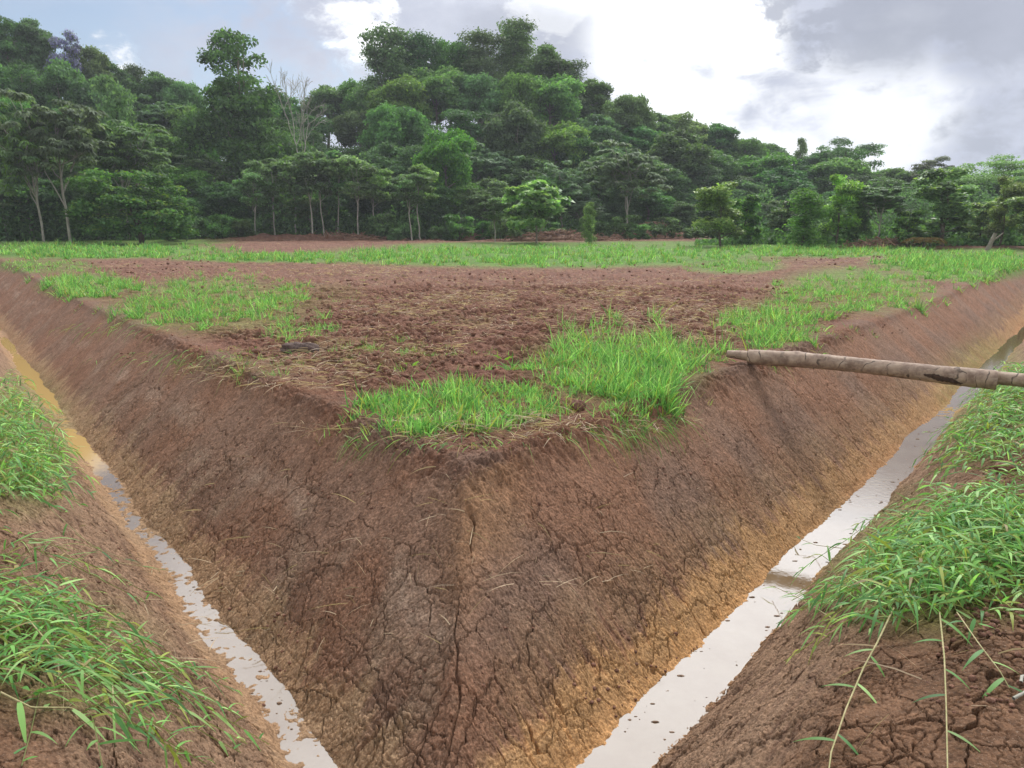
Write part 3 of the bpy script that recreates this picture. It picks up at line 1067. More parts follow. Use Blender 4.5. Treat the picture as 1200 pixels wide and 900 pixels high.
# ------------------------------------------------------------------ trees
def crown_leaves(clumps, n, size, rng, cols, droop=.0, upb=.5, aspect=.5, shell=.55, clumpvar=.25, tip=None, tip_p=0.0):
    """leaf faces through the volume of a set of foliage clumps"""
    C = np.array([c[0] for c in clumps])
    Rr = np.array([c[1] for c in clumps])
    wt = (Rr[:, 0] * Rr[:, 1] + Rr[:, 0] * Rr[:, 2])
    wt = wt / wt.sum()
    k = rng.choice(len(C), n, p=wt)
    u = unit(rng.normal(size=(n, 3)))
    fl = (u[:, 2] < -.1) & (rng.random(n) < .6)
    u[fl, 2] *= -1
    rad = shell + (1 - shell) * rng.random(n) ** .6
    rad *= 1 + .16 * rng.normal(size=n)
    pos = C[k] + u * Rr[k] * rad[:, None]
    nrm = unit(u * .6 + np.array((0, 0, upb)) + rng.normal(0, .5, (n, 3)))
    tan_ = unit(np.cross(nrm, rng.normal(size=(n, 3))))
    tan_[:, 2] -= droop
    tan_ = unit(tan_)
    bi = unit(np.cross(nrm, tan_))
    L = size * rng.uniform(.6, 1.35, n)
    a_ = tan_ * (L * .5)[:, None]
    b_ = bi * (L * .5 * aspect)[:, None]
    sag = nrm * (L * .10)[:, None]
    V = np.stack([pos - a_ - sag, pos - b_, pos + a_ - sag, pos + b_], 1).reshape(-1, 3)
    Fc = np.arange(4 * n).reshape(n, 4)
    cols = np.asarray(cols)
    base = cols[rng.integers(0, len(cols), n)]
    cv = 1 + clumpvar * rng.normal(size=(len(C), 1))
    c = base * np.clip(cv[k], .55, 1.6) * rng.uniform(.7, 1.3, (n, 1))
    if tip is not None:
        top = (u[:, 2] > .15) & (rad > .8) & (rng.random(n) < tip_p)
        c[top] = np.array(tip) * rng.uniform(.8, 1.2, (top.sum(), 1))
    return V, Fc, np.repeat(np.clip(c, .005, .9), 4, 0)


def env_clumps(center, axes, n, rng, rmin=.22, rmax=.38, flat=.75, low=-.35, lob=.22):
    """clump spheres over a lumpy envelope"""
    out_ = []
    center = np.array(center, float)
    axes = np.array(axes, float)
    lobes = [(unit(rng.normal(size=3)), rng.uniform(-lob, lob)) for _ in range(6)]
    while len(out_) < n:
        u = unit(rng.normal(size=3))
        if u[2] < low:
            continue
        q = rng.uniform(.35, .86) if rng.random() < .4 else rng.uniform(.68, .9)
        f = 1 + sum(a_ * max(0, np.dot(u, d_)) ** 2 for d_, a_ in lobes)
        rr = rng.uniform(rmin, rmax) * axes.mean()
        out_.append((center + u * axes * q * f, np.array((rr * rng.uniform(.9, 1.3), rr * rng.uniform(.9, 1.3), rr * flat))))
    return out_


def trunk_set(height, r0, clumps, rng, nlimb=7, lean=0.0, fork=.45, sides=8):
    tops = np.array([lean * height, 0, height])
    tr = wander((0, 0, -.6), tops, 9, .03, rng)
    lst = [(tr, np.linspace(r0, r0 * .28, 9), sides)]
    cl = [c for c in clumps if c[0][2] > height * fork * .8]
    if cl:
        for i in rng.choice(len(cl), min(nlimb, len(cl)), replace=False):
            q = rng.uniform(fork, .95)
            f = q * 8
            j = int(min(f, 7))
            b = tr[j] * (1 - (f - j)) + tr[j + 1] * (f - j)
            rr = r0 * (1 - .72 * q)
            e = cl[i][0]
            lst.append((wander(b, e, 6, .05, rng), np.linspace(rr * .75, rr * .12, 6), 6))
    return lst


PROTO = {}
HOLD = []


def proto(kind, crown, trunk, height, width, crown_mat, trunk_mat, trunk_name='trunk', crown_name='crown', bare=False):
    t_acc = tubes_acc(trunk)
    me = []
    if crown is not None:
        c = link_mesh(crown_name, crown[0], crown[1], crown_mat, None, False, crown[2])
        me.append((crown_name, c.data))
        bpy.data.objects.remove(c)
    tk = t_acc.build(trunk_name, trunk_mat, None, True)
    me.append((trunk_name, tk.data))
    bpy.data.objects.remove(tk)
    PROTO[kind] = (me, height, width)


DKG = [(0.091, 0.177, 0.068), (0.111, 0.207, 0.077), (0.131, 0.239, 0.088), (0.091, 0.177, 0.083)]
MDG = [(0.125, 0.244, 0.08), (0.152, 0.282, 0.087), (0.117, 0.221, 0.084)]
LTG = [(0.171, 0.304, 0.082), (0.21, 0.352, 0.095), (0.144, 0.27, 0.082)]
GYG = [(0.159, 0.246, 0.125), (0.198, 0.289, 0.158), (0.132, 0.218, 0.112)]
LIM = [(.19, .36, .06), (.25, .42, .075), (.15, .30, .06)]


def make_protos():
    rng = np.random.default_rng(5)
    # rounded broadleaf trees
    for i, cols in enumerate((DKG, MDG, DKG, MDG + LTG)):
        h = 12.0
        ax = [(3.6, 3.6, 4.2), (4.2, 4.0, 3.6), (3.0, 3.2, 4.8), (3.8, 3.8, 4.0)][i]
        cl = env_clumps((0, 0, h - ax[2] * .98), ax, 60, rng, .20, .32, .85, -.8)
        cr = crown_leaves(cl, 20000, .36, rng, cols, .3, .25, .6, .45, .16)
        proto('round%d' % i, cr, trunk_set(h * .8, .28, cl, rng), h, ax[0] * 2, M_LEAF, M_BARK)
    # tiered, flat-layered trees
    for i in range(2):
        h = 14.0
        cl = []
        for lv in range(7):
            zz = h * (.30 + .105 * lv)
            rad = (3.7 if i == 0 else 3.1) * (1 - .08 * lv) * rng.uniform(.8, 1.1)
            for k in range(8 - lv // 2):
                a_ = rng.uniform(0, 2 * math.pi)
                q = rad * rng.uniform(.25, 1)
                cl.append((np.array((q * math.cos(a_), q * math.sin(a_), zz + rng.normal(0, .35))), np.array((1.5, 1.5, 1.0)) * rng.uniform(.7, 1.3)))
        cr = crown_leaves(cl, 19000, .34, rng, DKG + GYG[:1], .1, .5, .55, .3, .16)
        proto('tier%d' % i, cr, trunk_set(h * .93, .26, cl, rng, 14, 0, .4), h, 7.4, M_LEAF, M_BARK)
    # airy emergent crowns (sky shows through)
    for i in range(2):
        h = 17.0
        cl = env_clumps((0, 0, 11.8), (2.9, 2.8, 5.2), 54, rng, .17, .27, .8, -.9, .25)
        cl += env_clumps((0.3, 0, 7.0), (4.9, 4.4, 5.4), 60, rng, .20, .30, .85, -.9)
        cr = crown_leaves(cl, 25000, .36, rng, MDG + DKG, .35, .4, .5)
        proto('emergent%d' % i, cr, trunk_set(h * .9, .24, cl, rng, 14, 0, .3), h, 8.4, M_LEAF, M_BARK)
    # spreading open tree on the ridge
    h = 11.0
    cl = []
    for k in range(26):
        a_ = rng.uniform(0, 2 * math.pi)
        q = 5.2 * math.sqrt(rng.random())
        cl.append((np.array((q * math.cos(a_), q * math.sin(a_) * .8, 8.6 - .05 * q * q + rng.normal(0, .7))), np.array((1.15, 1.15, .55)) * rng.uniform(.7, 1.3)))
    for k in range(10):
        a_ = rng.uniform(0, 2 * math.pi)
        q = 3.2 * math.sqrt(rng.random())
        cl.append((np.array((q * math.cos(a_), q * math.sin(a_), 5.4 + rng.normal(0, .9))), np.array((1.1, 1.1, .9))))
    cr = crown_leaves(cl, 7500, .32, rng, DKG + MDG, .3, .6, .5, .4)
    proto('spread', cr, trunk_set(8.4, .34, cl, rng, 16, 0, .3), h, 10.4, M_LEAF, M_DARK)
    # wide flat-domed trees
    for nm, cols, a0, asp in (('dome', LTG, 9.5, .75), ('domegrey', [(.16, .19, .12), (.20, .22, .15), (.12, .16, .09)], 5.0, .75)):
        cl = []
        for k in range(90 if nm == 'dome' else 46):
            a_ = rng.uniform(0, 2 * math.pi)
            q = math.sqrt(rng.random())
            zz = 9.0 - 3.0 * q * q + rng.normal(0, .22) - (rng.random() < .3) * rng.uniform(.6, 1.8)
            cl.append((np.array((a0 * q * math.cos(a_), a0 * .8 * q * math.sin(a_), zz)), np.array((1.5, 1.4, .42)) * rng.uniform(.7, 1.2) * (1 if nm == 'dome' else .75)))
        cr = crown_leaves(cl, 22000 if nm == 'dome' else 14000, .27, rng, cols, .1, 1.2, .5, .35)
        proto(nm, cr, trunk_set(7.2, .4, cl, rng, 18, 0, .35), 9.4, a0 * 2, M_LEAF, M_BARK)
    # cecropia-like trees: pale poles, drooping star leaves at the branch ends
    for i in range(3):
        h = 9.5 + i
        lst = []
        tr = wander((0, 0, -.5), (rng.normal(0, .25), rng.normal(0, .3), h * .62), 8, .025, rng)
        lst.append((tr, np.linspace(.10, .06, 8), 8))
        ends = []
        for k in range(11):
            a_ = 2 * math.pi * k / 11 + rng.uniform(-.3, .3)
            j = rng.integers(3, 8)
            b = tr[j]
            q = rng.uniform(1.0, 2.9)
            e = np.array((b[0] + q * math.cos(a_), b[1] + q * math.sin(a_), h * rng.uniform(.62, .98)))
            pp = wander(b, e, 7, .05, rng)
            pp[:, 2] += np.sin(np.linspace(0, math.pi, 7)) * -.25
            lst.append((pp, np.linspace(.045, .02, 7), 6))
            ends.append(e)
            for m in range(3):
                e2 = pp[rng.integers(3, 7)] + rng.normal(0, .75, 3) * np.array((1, 1, .5)) + np.array((0, 0, .5))
                lst.append((wander(pp[rng.integers(3, 6)], e2, 4, .05, rng), np.linspace(.035, .018, 4), 5))
                ends.append(e2)
        acc = Acc()
        ends = np.array(ends)
        ends = np.concatenate([ends, ends + rng.normal(0, .55, ends.shape), ends + rng.normal(0, .8, ends.shape)])
        m = 17
        B = np.repeat(ends, m, 0)
        n = len(B)
        a_ = rng.uniform(0, 2 * math.pi, n)
        dr = unit(np.stack([np.cos(a_), np.sin(a_), rng.uniform(-.15, .75, n)], -1))
        B2 = B + dr * rng.uniform(.12, .42, n)[:, None]
        cols = np.array(GYG + LTG[:1])[rng.integers(0, 4, n)] * rng.uniform(.7, 1.3, (n, 1))
        for fold in range(5):
            aa = a_ + (fold - 2) * .62
            d2 = unit(np.stack([np.cos(aa), np.sin(aa), rng.uniform(-.35, .2, n)], -1))
            acc.add(*ribbons(B2, d2, rng.uniform(.28, .48, n), rng.uniform(.13, .2, n), rng.uniform(.3, .9, n), 2, cols, 'leaf', rng, unit(np.cross(d2, (0, 0, 1.)))))
        proto('cecropia%d' % i, (np.concatenate(acc.V), np.concatenate(acc.F), np.concatenate(acc.C)), lst, h, 6.4, M_LEAF, M_PALE)
    # slender pole trees with a thin high crown
    for i in range(3):
        h = 8.5
        cl = []
        for k in range(16):
            a_ = rng.uniform(0, 2 * math.pi)
            q = 1.5 * math.sqrt(rng.random())
            cl.append((np.array((q * math.cos(a_), q * math.sin(a_), h * rng.uniform(.55, .97))), np.array((.7, .7, .42)) * rng.uniform(.7, 1.35)))
        cr = crown_leaves(cl, 4200, .32, rng, GYG + MDG, .45, .6, .55, .35)
        lst = trunk_set(h * .9, .085, cl, rng, 8, rng.normal(0, .05), .5, 6)
        proto('slender%d' % i, cr, lst, h, 3.6, M_LEAF, M_PALE)
    # young orchard trees with lime new growth
    for i in range(4):
        h = 5.0
        cl = []
        ax = [(1.35, 1.3), (1.1, 1.1), (1.5, 1.4), (1.2, 1.2)][i]
        for k in range(30):
            a_ = rng.uniform(0, 2 * math.pi)
            zz = rng.uniform(.10, .97)
            q = (1 - .55 * abs(zz - .55) ** 1.2) * rng.uniform(.15, 1)
            cl.append((np.array((ax[0] * q * math.cos(a_), ax[1] * q * math.sin(a_), h * zz)), np.array((.42, .42, .36)) * rng.uniform(.7, 1.4)))
        cols = [MDG + LTG, DKG + MDG, LTG + LIM, MDG][i]
        cr = crown_leaves(cl, 8500, .22, rng, cols, .35, .5, .42, .35, .3, (.28, .44, .08), .35 if i != 1 else .12)
        proto('orchard%d' % i, cr, trunk_set(h * .85, .09, cl, rng, 8, 0, .25, 6), h, ax[0] * 2.3, M_LIME, M_DARK)
    # large-leaved young tree (lime)
    h = 6.0
    cl = env_clumps((0, 0, 3.4), (2.3, 2.0, 2.5), 42, rng, .16, .26, .85, -.8, .3)
    cr = crown_leaves(cl, 4800, .50, rng, LIM + LTG, .45, .4, .55, .4, .25, (.36, .52, .11), .3)
    proto('bigleaf', cr, trunk_set(5.0, .07, cl, rng, 12, 0, .2, 6), h, 4.8, M_LIME, M_BARK)
    # big low bushy tree, branches to the ground
    h = 8.0
    cl = env_clumps((0, 0, 3.2), (5.0, 4.0, 4.2), 80, rng, .15, .24, .62, -.75, .2)
    cr = crown_leaves(cl, 19000, .33, rng, DKG + MDG, .35, .55, .5, .5, .25, (.24, .34, .09), .2)
    proto('bushy', cr, trunk_set(6.0, .25, cl, rng, 10, 0, .2), h, 10.5, M_LEAF, M_DARK)
    # shrub
    for i in range(2):
        h = 2.4
        cl = env_clumps((0, 0, 1.05), (1.5, 1.3, 1.2), 22, rng, .22, .34, .8, -.8)
        cr = crown_leaves(cl, 3000, .24, rng, (MDG if i else DKG + MDG), .3, .5, .5)
        proto('shrub%d' % i, cr, trunk_set(1.5, .05, cl, rng, 5, 0, .1, 5), h, 3.2, M_LEAF, M_DARK)
    # blossoming crown
    cl = env_clumps((0, 0, 7.6), (3.8, 3.6, 3.2), 40, rng, .18, .28, .7, -.4)
    cr = crown_leaves(cl, 11000, .32, rng, [(.34, .28, .58), (.38, .33, .64), (.26, .23, .46), (.10, .16, .07)], .1, .8, .6)
    proto('blossom', cr, trunk_set(8.5, .28, cl, rng), 10.8, 7.6, M_LEAF, M_BARK)
    # vine-hung column
    h = 7.0
    cl = [(np.array((rng.normal(0, .45), rng.normal(0, .45), h * q)), np.array((.8, .8, .7)) * rng.uniform(.6, 1.25)) for q in np.linspace(.06, .96, 26)]
    cr = crown_leaves(cl, 6500, .24, rng, LTG + MDG, .6, .3, .5, .4)
    proto('vine', cr, trunk_set(h * .9, .12, cl, rng, 4, 0, .5, 6), h, 2.6, M_LEAF, M_DARK)
    # bare tree
    lst = []
    rng = np.random.default_rng(21)

    def grow(b, d_, L, r_, lv):
        n = 6
        e = b + d_ * L
        pp = wander(b, e, n, .09, rng)
        lst.append((pp, np.maximum(np.linspace(r_, r_ * .6, n), .016), 7 if lv < 2 else 4))
        if lv >= 5:
            return
        for k in range(2 if lv < 1 else 3):
            j = n - 1 if k < 2 else rng.integers(2, n)
            nd = unit(d_ + rng.normal(0, .46, 3) * np.array((1.25, .9, .6)) + np.array((0, 0, .12)))
            grow(pp[j], nd, L * rng.uniform(.60, .80), r_ * (.60 if k < 2 else .42), lv + 1)
    grow(np.array((0, 0, -.5)), np.array((.03, 0, 1.)), 4.4, .17, 0)
    hb = max(p_[0][:, 2].max() for p_ in lst)
    acc_t = lst
    me = []
    tk = tubes_acc(lst[:1]).build('trunk', M_PALE, None, True)
    me.append(('trunk', tk.data))
    bpy.data.objects.remove(tk)
    tk = tubes_acc(lst[1:]).build('branches', M_PALE, None, True)
    me.append(('branches', tk.data))
    bpy.data.objects.remove(tk)
    wx = max(np.abs(p_[0][:, 0]).max() for p_ in lst) * 2
    PROTO['bare'] = (me, hb, wx)


make_protos()
TREES = []       # (px, dist, label stub, ...) for the record


def tree(kind, name, px, ytop, D, label, cat='tree', group=None, wpx=None, rot=None, rng=None, ybase=None):
    """a tree whose foot stands on the terrain at distance D, its top reaching the height seen at ytop"""
    me, h0, w0 = PROTO[kind]
    # the column is read at crown height, where the photo shows the tree
    vx, vy, vz = ray(px, ytop * .7 + 285 * .3)
    az = math.atan2(float(vx), float(vy))
    x, y = math.sin(az) * D, math.cos(az) * D
    zg = float(macro_h(np.array([x]), np.array([y]))[0])
    # world height of photo row ytop at this distance
    Y = -(ytop - 450) / F
    depth = y / (math.cos(PITCH) + Y * math.sin(PITCH))
    ztop = H + depth * (-math.sin(PITCH) + Y * math.cos(PITCH))
    hh = max(1.0, ztop - zg)
    sz = hh / h0
    sx = sz if wpx is None else (wpx / F * depth) / w0
    sx = min(max(sx, sz * .55), sz * 1.7)
    e = empty(name, (x, y, zg))
    e.rotation_euler = (0, 0, random.uniform(0, 6.28) if rot is None else rot)
    e.scale = (sx, sx, sz)
    tag(e, label, cat, group)
    for nm, d_ in me:
        o = bpy.data.objects.new(nm, d_)
        COL.objects.link(o)
        o.parent = e
    return e


random.seed(4)
FT = 'trees of the forest edge'
tree('cecropia0', 'pale_trunk_tree', 38, 128, 70, 'pale trunked tree with forked stem at the far left forest edge', group=FT, wpx=95)
tree('cecropia1', 'pale_trunk_tree', 68, 108, 69, 'taller pale straight trunked tree right of the forked one', group=FT, wpx=110)
tree('cecropia2', 'pale_trunk_tree', 140, 152, 76, 'greyish large leaved crown rising behind the big bushy tree', group=FT, wpx=110)
tree('bushy', 'bushy_tree', 160, 188, 64, 'big dark bushy tree with yellowish tips hanging to the grass', wpx=160)
tree('vine', 'vine_covered_tree', 138, 92, 86, 'narrow light green vine covered column on the left slope', wpx=46)
tree('emergent0', 'emergent_tree', 282, 26, 88, 'tall dark emergent tree with sky showing through its top', wpx=120, rot=.6)
tree('bare', 'bare_tree', 350, 70, 84, 'leafless white branched tree standing above the slender trees', wpx=76, rot=0)
for i, (px, yt, wp, k) in enumerate([(296, 205, 40, 0), (318, 190, 46, 1), (340, 182, 50, 2), (362, 178, 50, 0), (378, 188, 46, 1), (392, 176, 52, 2), (418, 186, 50, 0), (440, 200, 44, 1)]):
    od = ['first', 'second', 'third', 'fourth', 'fifth', 'sixth', 'seventh', 'eighth'][i]
    tree('slender%d' % k, 'slender_tree', px, yt, 74 + (i % 3), 'slender pole tree behind the soil heap, %s from left in its row' % od, group='slender trees behind the soil heap', wpx=wp)
tree('slender1', 'slender_tree', 482, 205, 71, 'leaning thin white stem of the twin pale stems', group='twin pale stems', wpx=42)
tree('slender2', 'slender_tree', 493, 192, 71.5, 'upright thin white stem of the twin pale stems', group='twin pale stems', wpx=46)
tree('round3', 'broadleaf_tree', 522, 156, 80, 'lighter olive crown standing behind the twin pale stems', wpx=66)
tree('bigleaf', 'large_leaved_tree', 628, 208, 62, 'bright lime large leaved young tree in the middle of the forest edge', wpx=94)
tree('slender0', 'slender_tree', 580, 232, 65, 'lone thin pale stem left of the bright lime tree', wpx=34)
tree('vine', 'vine_covered_stump', 690, 238, 60, 'thin vine covered stump standing right of the bright lime tree', wpx=16)
tree('cecropia1', 'pale_trunk_tree', 738, 168, 78, 'greyish star leaved tree at the right foot of the central knoll', wpx=80)
tree('cecropia0', 'pale_trunk_tree', 660, 196, 80, 'grey green star leaved tree behind the vine covered stump', wpx=60)

# orchard of young trees on the right
OT = 'young trees of the right hand orchard'
for kind, nm, px, yt, D, wp, lab in [
    ('orchard2', 'orchard_tree', 846, 214, 57, 60, 'round topped lime green orchard tree at the left end of the orchard'),
    ('orchard0', 'orchard_tree', 876, 226, 60, 34, 'smaller orchard tree leaning on the round topped lime one'),
    ('orchard1', 'orchard_tree', 915, 236, 64, 40, 'dull green orchard tree in the gap left of the vine covered one'),
    ('vine', 'vine_covered_tree', 944, 222, 56, 46, 'dark vine covered orchard tree leafy down to the grass'),
    ('orchard2', 'orchard_tree', 985, 206, 58, 46, 'orchard tree with two lime coloured upright tops'),
    ('orchard0', 'orchard_tree', 1008, 214, 60, 40, 'yellowish green orchard tree touching the grey leaved one'),
    ('cecropia2', 'pale_trunk_tree', 1034, 220, 58, 56, 'grey leaved tree with a slanting pale trunk in the orchard'),
    ('orchard3', 'orchard_tree', 1066, 248, 57, 40, 'low bright green orchard tree beside the rusty palm'),
    ('orchard1', 'orchard_tree', 1110, 200, 58, 62, 'tall dense dark green orchard tree right of the rusty palm'),
    ('orchard3', 'orchard_tree', 1150, 238, 60, 56, 'broad low orchard tree above the pale leaning stump'),
    ('orchard2', 'orchard_tree', 1180, 208, 58, 42, 'slim lime tipped orchard tree near the right edge'),
    ('orchard0', 'orchard_tree', 1215, 222, 56, 56, 'orchard tree cut by the right edge'),
]:
    tree(kind, nm, px, yt, D, lab, group=OT, wpx=wp * 1.25)

# the skyline, tree by tree
for kind, px, yt, D, wp, lab in [
    ('round2', -20, 14, 112, 60, 'tall dark tree cut by the left edge at the top of the hill'),
    ('emergent1', 14, 16, 110, 60, 'dark airy tree at the top left on the hill crest'),
    ('round0', 44, 24, 112, 56, 'rounded dark crown left of the purple blossoms'),
    ('blossom', 82, 38, 108, 38, 'purple blossoming crown on the left hill crest'),
    ('round1', 108, 50, 110, 54, 'dark crown right of the purple blossoms'),
    ('round2', 132, 66, 112, 48, 'dark crown stepping down the left crest'),
    ('tier1', 160, 78, 116, 44, 'small tiered crown beside the bright cloud gap'),
    ('round0', 188, 86, 112, 56, 'dark round crown at the low end of the left crest'),
    ('round1', 218, 92, 110, 52, 'dark crown left behind the tall emergent tree'),
    ('round2', 326, 106, 112, 60, 'dark crown behind the leafless white tree'),
    ('round0', 385, 102, 112, 64, 'dark crown right of the leafless white tree'),
    ('round3', 420, 98, 112, 54, 'mid green crown at the left foot of the knoll crest'),
    ('tier0', 452, 36, 108, 84, 'layered airy crown at the left shoulder of the knoll'),
    ('tier1', 490, 42, 110, 74, 'second layered crown on the knoll, left of the dome crown'),
    ('round1', 528, 44, 112, 66, 'wide dome crown on the knoll left of the summit'),
    ('tier0', 566, 40, 110, 72, 'layered dark crown just left of the knoll summit'),
    ('tier1', 604, 26, 112, 66, 'highest layered crown on the knoll summit'),
    ('round2', 634, 52, 110, 60, 'dark crown just right of the knoll summit'),
    ('tier0', 660, 72, 108, 70, 'layered crown on the right shoulder of the knoll'),
    ('round0', 692, 94, 110, 56, 'dark crown stepping down right of the layered shoulder crown'),
    ('round1', 735, 108, 106, 66, 'round grey green crown at the right end of the knoll'),
    ('round2', 768, 132, 118, 46, 'narrow crown in the notch right of the knoll'),
    ('round3', 800, 136, 122, 58, 'broad crown at the left start of the right ridge'),
    ('round0', 838, 146, 124, 56, 'second broad crown along the right ridge'),
    ('round1', 872, 160, 124, 58, 'crown in the middle of the right ridge, left of the grey twiggy one'),
    ('round2', 905, 168, 126, 48, 'dark crown left of the tiny ridge tuft'),
    ('vine', 938, 164, 128, 16, 'tiny tuft topped tree poking above the right ridge'),
    ('round0', 955, 180, 126, 50, 'dark crown under the tiny ridge tuft'),
    ('spread', 990, 154, 118, 88, 'dark spreading open tree standing out on the right ridge'),
    ('round1', 1040, 196, 120, 50, 'low crown right of the spreading open tree'),
    ('domegrey', 1096, 184, 112, 72, 'pale grey flat topped tree on the right'),
    ('dome', 1172, 186, 106, 190, 'very wide light green flat domed tree at the right edge'),
    ('round3', 1075, 205, 118, 46, 'low crown left under the pale grey flat topped tree'),
]:
    nm = {'t': 'tiered_tree', 'r': 'broadleaf_tree', 'e': 'emergent_tree', 'b': 'blossoming_tree', 'v': 'vine_covered_tree', 's': 'spreading_tree', 'd': 'domed_tree'}[kind[0]]
    tree(kind, nm, px, yt, D, lab, group='trees along the skyline', wpx=wp)

# trees filling the slopes between forest edge and skyline
SKX = [-60, 0, 45, 80, 110, 135, 160, 190, 220, 250, 330, 385, 420, 450, 490, 530, 566, 604, 634, 660, 692, 735, 768, 800, 838, 872, 905, 955, 1000, 1040, 1096, 1172, 1260]
SKY_ = [14, 16, 24, 36, 50, 66, 78, 86, 92, 95, 106, 102, 98, 42, 44, 46, 42, 30, 52, 72, 94, 108, 132, 138, 148, 160, 168, 178, 172, 196, 190, 188, 190]
ROWN = ['lowest', 'lower middle', 'upper middle', 'upper']
ZONES = [(-80, 230, 'left hill'), (230, 432, 'behind the leafless white tree'), (432, 752, 'central knoll'), (752, 1000, 'right ridge'), (1000, 1280, 'low woods behind the orchard')]
ORD = ['first', 'second', 'third', 'fourth', 'fifth', 'sixth', 'seventh', 'eighth', 'ninth', 'tenth', 'eleventh', 'twelfth', 'thirteenth', 'fourteenth', 'fifteenth', 'sixteenth', 'seventeenth', 'eighteenth', 'nineteenth', 'twentieth', 'next to last', 'last']
rr_ = random.Random(8)
fill = []
for row, (q, step) in enumerate([(.10, 36), (.32, 42), (.55, 45), (.78, 48)]):
    px = -70 + row * 17
    while px < 1275:
        x_ = px + rr_.uniform(-12, 12)
        ysk = float(np.interp(x_, SKX, SKY_))
        low = 238 if x_ < 760 else 248
        yt = low + (ysk - low) * q + rr_.uniform(-12, 12)
        fr = float(np.interp(x_, [0, 750, 850, 1200], [76, 80, 92, 96]))
        D = fr + row * (7.5 if x_ < 760 else 5) + rr_.uniform(-2, 2) + 1
        if 235 < x_ < 322 and 1 <= row <= 2:
            px += step
            continue
        k = rr_.choices(['round0', 'round1', 'round2', 'round3', 'tier0', 'tier1', 'cecropia0', 'cecropia2', 'emergent1'], [4, 4, 4, 3, 2 + 2 * (row > 1), 1 + row, 2 if row < 2 else .3, 2 if row < 2 else .3, .7])[0]
        fill.append((row, x_, yt, D, k, rr_.uniform(56, 84)))
        px += step
cnt = {}
for row, x_, yt, D, k, wp in sorted(fill, key=lambda f: (f[0], f[1])):
    zn = next(z_[2] for z_ in ZONES if z_[0] <= x_ < z_[1] or z_ is ZONES[-1])
    i = cnt.get((row, zn), 0)
    cnt[(row, zn)] = i + 1
    look, nm = {'r': ('leafy round crowned', 'broadleaf_tree'), 't': ('layered dark', 'tiered_tree'), 'c': ('grey green star leaved', 'pale_trunk_tree'), 'e': ('airy dark', 'emergent_tree')}[k[0]]
    tree(k, nm, x_, yt, D, '%s tree, %s from left, %s tier, %s' % (look, ORD[i], ROWN[row], zn), group='trees on the slopes', wpx=wp)

# shrubs along the forest foot
sh = []
for i, px in enumerate(list(range(205, 300, 24)) + list(range(440, 830, 24)) + list(range(880, 1230, 30))):
    x_ = px + rr_.uniform(-8, 8)
    D = float(np.interp(x_, [0, 300, 600, 800, 860, 1200], [72, 74, 70, 76, 70, 68])) + rr_.uniform(-2, 2)
    sh.append((x_, D, rr_.uniform(246, 266), rr_.uniform(24, 46)))
for i, (x_, D, yt, wp) in enumerate(sh):
    zn = 'left of the soil heap' if x_ < 320 else ('under the central knoll' if x_ < 650 else ('right of the lime tree' if x_ < 840 else 'among the orchard trees'))
    j = cnt.get(('s', zn), 0)
    cnt[('s', zn)] = j + 1
    tree('shrub%d' % (i % 2), 'shrub', x_, yt, D, 'leafy shrub at the forest foot %s, %s from the left' % (zn, ORD[min(j, 15)]), 'shrub', 'shrubs at the forest foot', wpx=wp)


